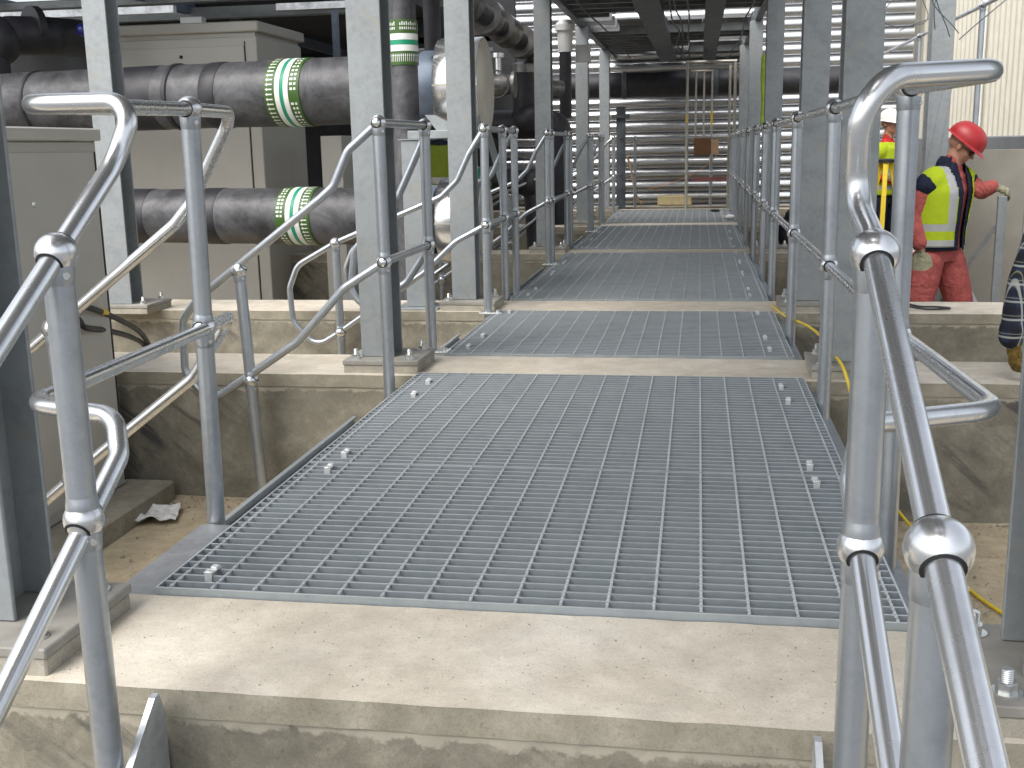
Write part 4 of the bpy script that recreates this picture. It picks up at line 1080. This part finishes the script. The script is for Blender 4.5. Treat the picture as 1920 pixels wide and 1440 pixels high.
def plaid_mat():
    m,nt,b=newmat('plaid_shirt_cloth'); tc=N(nt,'ShaderNodeTexCoord'); sp=N(nt,'ShaderNodeSeparateXYZ'); nt.links.new(tc.outputs['Object'],sp.inputs[0])
    nz=N(nt,'ShaderNodeTexNoise'); nz.inputs['Scale'].default_value=9; nt.links.new(tc.outputs['Object'],nz.inputs['Vector'])
    def stripe(sock,freq,ph,lo,hi):
        a=N(nt,'ShaderNodeMath',operation='MULTIPLY_ADD'); nt.links.new(sock,a.inputs[0]); a.inputs[1].default_value=freq
        q=N(nt,'ShaderNodeMath',operation='MULTIPLY_ADD'); nt.links.new(nz.outputs[0],q.inputs[0]); q.inputs[1].default_value=.12; q.inputs[2].default_value=ph; nt.links.new(q.outputs[0],a.inputs[2])
        f=N(nt,'ShaderNodeMath',operation='FRACT'); nt.links.new(a.outputs[0],f.inputs[0])
        r=ramp(nt,f.outputs[0],[(lo,(0,)),(lo+.03,(1,)),(hi,(1,)),(hi+.03,(0,))]); return r.outputs[0]
    ad=N(nt,'ShaderNodeMath',operation='ADD'); nt.links.new(sp.outputs[0],ad.inputs[0]); nt.links.new(sp.outputs[1],ad.inputs[1])
    c=(.018,.026,.065)
    c=mix(nt,N_mul(nt,stripe(ad.outputs[0],14,.1,.05,.45),.7),c,(.006,.007,.012))
    c=mix(nt,N_mul(nt,stripe(sp.outputs[2],14,.3,.05,.40),.7),c,(.006,.007,.012))
    for sk,p in ((ad.outputs[0],.0),(sp.outputs[2],.2)):
        c=mix(nt,N_mul(nt,stripe(sk,14,p,.55,.66),.75),c,(.42,.44,.40))
        c=mix(nt,N_mul(nt,stripe(sk,14,p,.80,.84),.7),c,(.30,.30,.16))
    nt.links.new(c,b.inputs['Base Color']); b.inputs['Roughness'].default_value=.9; return m
def cloth(name,c,var=.12,sc=9,bp=.6):
    m,nt,b=newmat(name); co=coord(nt); n=noiset(nt,co,sc,4,.6,1.2); n2=noiset(nt,co,220,2)
    r=ramp(nt,n.outputs[0],[(.3,tuple(x*(1-var) for x in c)),(.7,tuple(x*(1+var) for x in c))]); nt.links.new(r.outputs[0],b.inputs['Base Color'])
    b.inputs['Roughness'].default_value=.9; b.inputs['Specular IOR Level'].default_value=.2; bump(nt,b,n.outputs[0],bp,.025); return m
M['skin']=simple('skin',(.40,.20,.13),.55,0,.08,20,.05)
M['red_cloth']=cloth('faded_red_coverall',(.38,.095,.085),.18,11,.9)
M['red2']=cloth('red_sleeve_cloth',(.45,.03,.03))
M['navy']=cloth('navy_cloth',(.014,.018,.035),.3)
M['hivis']=cloth('hi_vis_yellow_cloth',(.37,.47,.02),.08,7,.4)
M['band']=simple('grey_reflective_band',(.42,.43,.42),.35,.3,.06,20,.02)
M['glove']=cloth('dirty_work_glove',(.28,.27,.18),.3,30,.4)
M['glove_brown']=cloth('brown_work_glove',(.16,.11,.03),.45,30,.4)
M['glove_green']=cloth('green_glove_cuff',(.015,.12,.04),.2,30,.3)
M['boot']=simple('black_boot',(.02,.018,.016),.5,0,.2,20,.1)
M['red_helmet']=simple('red_helmet_plastic',(.36,.016,.020),.4,0,.06,10,.02)
M['white_helmet']=simple('white_helmet_plastic',(.72,.70,.64),.35,0,.05,10,.02)
M['plaid']=plaid_mat()
def boots(B,a,dirv,mat):
    a=Vector(a); d=Vector((dirv[0],dirv[1],0)).normalized()
    p=[(a.x,a.y,a.z),(a.x,a.y,a.z-.06),(a.x+d.x*.09,a.y+d.y*.09,a.z-.075),(a.x+d.x*.17,a.y+d.y*.17,a.z-.08)]
    B.limb(p,[.05,.048,.042,.036],mat)
def garment(t,name,rings,rt,ft,grow,arms,cutfn,mats,matfn,thick=.006,sm=3):
    g=Body(); g.torso(rings,rt,ft,None,grow)
    for pts,rad in arms: g.limb(pts,[q+grow for q in rad],0)
    return bake(g.b,.012,name,mats,t,None,sm,cutfn,thick,matfn)

# --- worker in the red helmet
O1=Vector((2.835,5.476,.985-.985))
t=thing('person','person in a red helmet, red coveralls and yellow vest, looking down, hand on a post','person',(2.891,5.847,.035)); 
B=Body(); ph=math.radians(30); rt=B.L((math.cos(ph),math.sin(ph),0)); ft=B.L((math.sin(ph),-math.cos(ph),0))
rings=[((-.045,0,.13),.150,.105),((-.045,0,.20),.160,.118),((-.045,0,.33),.155,.118),((-.035,0,.46),.160,.125),((-.018,0,.60),.172,.125),((-.010,.01,.685),.165,.105),((.0,.01,.745),.10,.078),((.012,.0,.79),.06,.06)]
B.torso(rings,rt,ft,0)
B.limb([(-.15,-.07,.665),(-.195,-.05,.55),(-.218,-.03,.44),(-.212,-.06,.34),(-.20,-.09,.265)],[.070,.070,.065,.062,.056],0)
B.limb([(-.20,-.09,.262),(-.197,-.095,.235)],[.030,.028],2)
B.hand((-.197,-.095,.235),(.03,-.04,-1),(.9,.2,0),2,.45,1)
B.limb([(.125,.085,.675),(.185,.03,.63),(.215,-.03,.60),(.240,-.06,.615),(.262,-.072,.628)],[.070,.064,.058,.052,.047],0)
B.limb([(.262,-.072,.628),(.282,-.08,.632)],[.030,.028],2)
B.hand((.278,-.085,.628),(.8,.05,-.30),(-.2,.6,-.8),2,1.0,-1)
B.limb([(.0,.0,.77),(.03,-.005,.83),(.05,-.01,.87)],[.060,.056,.058],1)
for hip,kn,an,dv in (((-.135,-.045,.13),(-.185,-.06,-.18),(-.20,-.01,-.535),(-.4,-1)),((.045,.05,.13),(.135,.03,-.17),(.215,.07,-.535),(.9,-.7))):
    B.limb([hip,tuple((hip[i]*.5+kn[i]*.5) for i in range(3)),kn,tuple((an[i]*.5+kn[i]*.5) for i in range(3)),an],[.112,.106,.092,.088,.080],0)
    boots(B,an,dv,3)
B.head((.068,-.02,.905),math.radians(62),math.radians(38),1)
bake(B.b,.0062,'body',[M['red_cloth'],M['skin'],M['glove'],M['boot']],t,B.smp,3)
helmet(t,B.hf,M['red_helmet'],None); glasses(t,B.hf)
Fw=Vector(ft)
arms=[([(-.12,-.055,.665),(-.155,-.06,.645)],[.070,.068]),([(.105,.075,.67),(.130,.06,.655)],[.068,.066])]
def front(p,half,skew=0):
    q=Vector((p.x,p.y,0)); s_=q.dot(rt)+.02+skew*(p.z-.2); f_=q.dot(ft); return f_>.03 and abs(s_-.03)<half
garment(t,'gilet',rings,rt,ft,.022,arms,lambda p:p.z<.205 or p.z>.80 or front(p,.030+.06*max(0,p.z-.62)),[M['navy']],lambda c:0)
def vestm(c):
    q=Vector((c.x,c.y,0)); s_=q.dot(rt)
    if .345<c.z<.395 or .235<c.z<.28 : return 1
    if .06<abs(s_+.02)<.115 and c.z>.39: return 1
    return 0
garment(t,'hi_vis_vest',rings,rt,ft,.034,[([(-.10,-.05,.675),(-.128,-.058,.662)],[.063,.062]),([(.09,.065,.675),(.115,.065,.665)],[.062,.061])],lambda p:p.z<.235 or p.z>.765 or front(p,.085+.10*max(0,p.z-.60)),[M['hivis'],M['band']],vestm)
g=Body(); g.limb([(-.005,.01,.765),(.02,.0,.815)],[.083,.076],0)
bake(g.b,.01,'collar',[M['navy']],t,None,3,lambda p:(Vector((p.x,p.y,0)).dot(ft)>.05) or p.z>.83,.006,lambda c:0)

# --- person in the plaid shirt, at the right edge
t=thing('person','person in a dark plaid shirt and work gloves, cut off by the right edge','person',(2.464,2.662,.022))
B=Body(); rt=B.L((.8,.6,0)); ft=B.L((-.6,.8,0))
B.torso([((.33,.10,.02),.15,.11),((.33,.09,.10),.16,.12),((.32,.06,.25),.155,.115),((.30,.03,.45),.175,.125),((.28,.01,.60),.18,.12),((.28,0,.68),.16,.10),((.28,-.01,.74),.08,.07)],rt,ft,0)
B.limb([(.135,-.06,.635),(.085,-.08,.51),(.038,-.09,.385),(.022,-.10,.27),(.012,-.11,.195)],[.070,.060,.054,.055,.050],0)
B.limb([(.010,-.11,.195),(.002,-.112,.165)],[.056,.050],0)
B.limb([(.015,-.11,.19),(.016,-.115,.145)],[.036,.034],3)
B.hand((.014,-.115,.145),(.12,-.05,-1),(1,.2,0),2,.75,1)
B.limb([(.42,.10,.635),(.47,.13,.50),(.49,.12,.38),(.46,.0,.30),(.43,-.08,.26)],[.070,.060,.054,.050,.045],0)
B.hand((.43,-.09,.25),(-.2,-.6,-.7),(-1,.2,0),2,.6,-1)
B.limb([(.28,-.01,.72),(.275,-.03,.80)],[.058,.055],1)
for hip,kn,an in (((.25,.07,.02),(.24,.02,-.25),(.25,.08,-.50)),((.42,.14,.02),(.43,.08,-.25),(.44,.16,-.50))):
    B.limb([hip,kn,an],[.095,.072,.058],4); boots(B,an,(-.2,1),5)
B.head((.265,-.045,.885),math.radians(-30),math.radians(25),1)
bake(B.b,.008,'body',[M['plaid'],M['skin'],M['glove_brown'],M['glove_green'],M['navy'],M['boot']],t,B.smp,3)
helmet(t,B.hf,M['white_helmet'],None); eyes(t,B.hf)

M['hivis_shaded']=cloth('shaded_yellow_vest_cloth',(.17,.22,.025),.1,7,.4)  # darker copy of the vest yellow, with the shade put into the colour
def standing(label,loc,helm,sleeve,yaw,fold,h=1.0,zf=-.6,vm='hivis'):
    """standing person in hi-vis; feet at local z=0"""
    t=thing('person',label,'person',(loc[0],loc[1],zf))
    B=Body(); Z=lambda z:z*h
    rt=B.L((math.cos(yaw),math.sin(yaw),0)); ft=B.L((math.sin(yaw),-math.cos(yaw),0))
    def Q(a,b_,z): return (math.cos(yaw)*a+math.sin(yaw)*b_, math.sin(yaw)*a-math.cos(yaw)*b_, Z(z))
    rings=[(Q(0,0,.86),.155,.11),(Q(0,0,.95),.165,.12),(Q(0,0,1.08),.155,.115),(Q(0,0,1.25),.175,.125),(Q(0,0,1.40),.175,.11),(Q(0,0,1.46),.10,.08),(Q(0,0,1.50),.06,.06)]
    B.torso(rings[:3],rt,ft,3); B.torso(rings[2:],rt,ft,0)
    for s_ in (-1,1):
        if fold: pts=[Q(.185*s_,0,1.39),Q(.23*s_,.0,1.13),Q(.12*s_,.17,1.10),Q(-.04*s_,.19,1.13)]
        else: pts=[Q(.185*s_,0,1.39),Q(.23*s_,-.02,1.12),Q(.24*s_,.03,.95),Q(.24*s_,.05,.88)]
        B.limb(pts,[.068,.054,.046,.040],0)
        w=pts[-1]; d=Q(-s_*.9,.1,0) if fold else (0,0,-1)
        B.hand(w,d,Q(0,-1,0) if fold else Q(-s_,0,0),2,.5,s_)
        B.limb([Q(.09*s_,0,.88),Q(.11*s_,.02,.48),Q(.12*s_,0,.10)],[.095,.070,.058],3); an=Q(.12*s_,0,.10); boots(B,an,Q(0,1,0),4)
    B.limb([Q(0,0,1.48),Q(0,.01,1.57)],[.056,.054],1)
    B.head(Q(0,.02,1.66),yaw,.1,1)
    bake(B.b,.01,'body',[sleeve,M['skin'],M['glove'],M['navy'],M['boot']],t,B.smp,3)
    helmet(t,B.hf,helm,None); eyes(t,B.hf)
    garment(t,'hi_vis_vest',rings[1:],rt,ft,.026,[([Q(.13*s_,0,1.39),Q(.16*s_,0,1.37)],[.075,.075]) for s_ in (-1,1)],lambda p:p.z<Z(.93) or p.z>Z(1.47),[M[vm],M['band']],lambda c:1 if (Z(1.0)<c.z<Z(1.05) or Z(1.15)<c.z<Z(1.20)) else 0)
    return t
standing('distant person in a white helmet, red sleeves and yellow vest with arms folded',(3.217,10.575),M['white_helmet'],M['red2'],math.radians(35),True,1.06)
standing('person in a yellow vest almost hidden between the two silver pipe ends',(-1.17,8.25),M['white_helmet'],M['navy'],math.radians(150),False,1.1,-.6,'hivis_shaded')
# surveyor's tripod beside the distant person
t=thing('tripod','yellow tripod standing between the right column and the near handrail post','tripod',(3.10,9.86,-.6))
b=MB()
for a in (.3,2.4,4.5):
    q=Vector((math.cos(a)*.34,math.sin(a)*.34,0)); top=Vector((math.cos(a)*.05,math.sin(a)*.05,1.38)); b.bar(top,top.lerp(q,.55),.045,.028); b.bar(top.lerp(q,.5),q,.03,.018)
b.build('legs',M['yellow2'],t)
b=MB(); b.lathe((0,0,1.36),(0,0,1),[(0,.05),(.0,.085),(.03,.085),(.04,.05)],20); b.build('head_plate',M['black'],t)
b=MB(); b.lathe((.12,-.08,.34),(0,0,1),[(0,.05),(.02,.07),(.30,.07),(.33,.05)],16); o=b.build('yellow_case',M['yellow2'],t)
#PEOPLE END
# ------------------------------------------------------------------ camera, light, render
def rotcam(yaw,pitch,roll):
    f=Vector((math.sin(yaw)*math.cos(pitch),math.cos(yaw)*math.cos(pitch),math.sin(pitch)))
    r=Vector((math.cos(yaw),-math.sin(yaw),0)); u=r.cross(f)
    r2=r*math.cos(roll)+u*math.sin(roll); u2=-r*math.sin(roll)+u*math.cos(roll)
    return r2,u2,f
r,u,f=rotcam(-.1673,-.2095,-.0197)
cam=bpy.data.cameras.new('Camera'); co=bpy.data.objects.new('Camera',cam); COL.objects.link(co)
mt=Matrix(((r.x,u.x,-f.x,1.2122),(r.y,u.y,-f.y,-2.2205),(r.z,u.z,-f.z,.985),(0,0,0,1))); co.matrix_world=mt
cam.sensor_width=36; cam.lens=36*2086.2/1920; cam.clip_end=1000; cam.clip_start=.02
S.camera=co
EL,AZ=math.radians(52),math.radians(215)   # azimuth clockwise from +Y
w=bpy.data.worlds.new('World'); S.world=w; w.use_nodes=True; nt=w.node_tree
sky=nt.nodes.new('ShaderNodeTexSky'); sky.sky_type='NISHITA'; sky.sun_disc=False; sky.sun_elevation=EL; sky.sun_rotation=AZ
sky.dust_density=4; sky.air_density=1.0; sky.ozone_density=.6
hs=nt.nodes.new('ShaderNodeHueSaturation'); hs.inputs['Saturation'].default_value=.35; nt.links.new(sky.outputs[0],hs.inputs['Color'])
bg=nt.nodes['Background']; nt.links.new(hs.outputs[0],bg.inputs[0]); bg.inputs[1].default_value=.14
sd=bpy.data.lights.new('Sun','SUN'); sd.energy=1.0; sd.angle=math.radians(45); sd.color=(1,.965,.91)
so=bpy.data.objects.new('Sun',sd); COL.objects.link(so)
dv=Vector((math.sin(AZ)*math.cos(EL),math.cos(AZ)*math.cos(EL),math.sin(EL))); so.rotation_euler=dv.to_track_quat('Z','Y').to_euler(); so.location=dv*30
S.view_settings.view_transform='Standard'; S.view_settings.look='None'; S.view_settings.gamma=1; S.view_settings.exposure=1.08
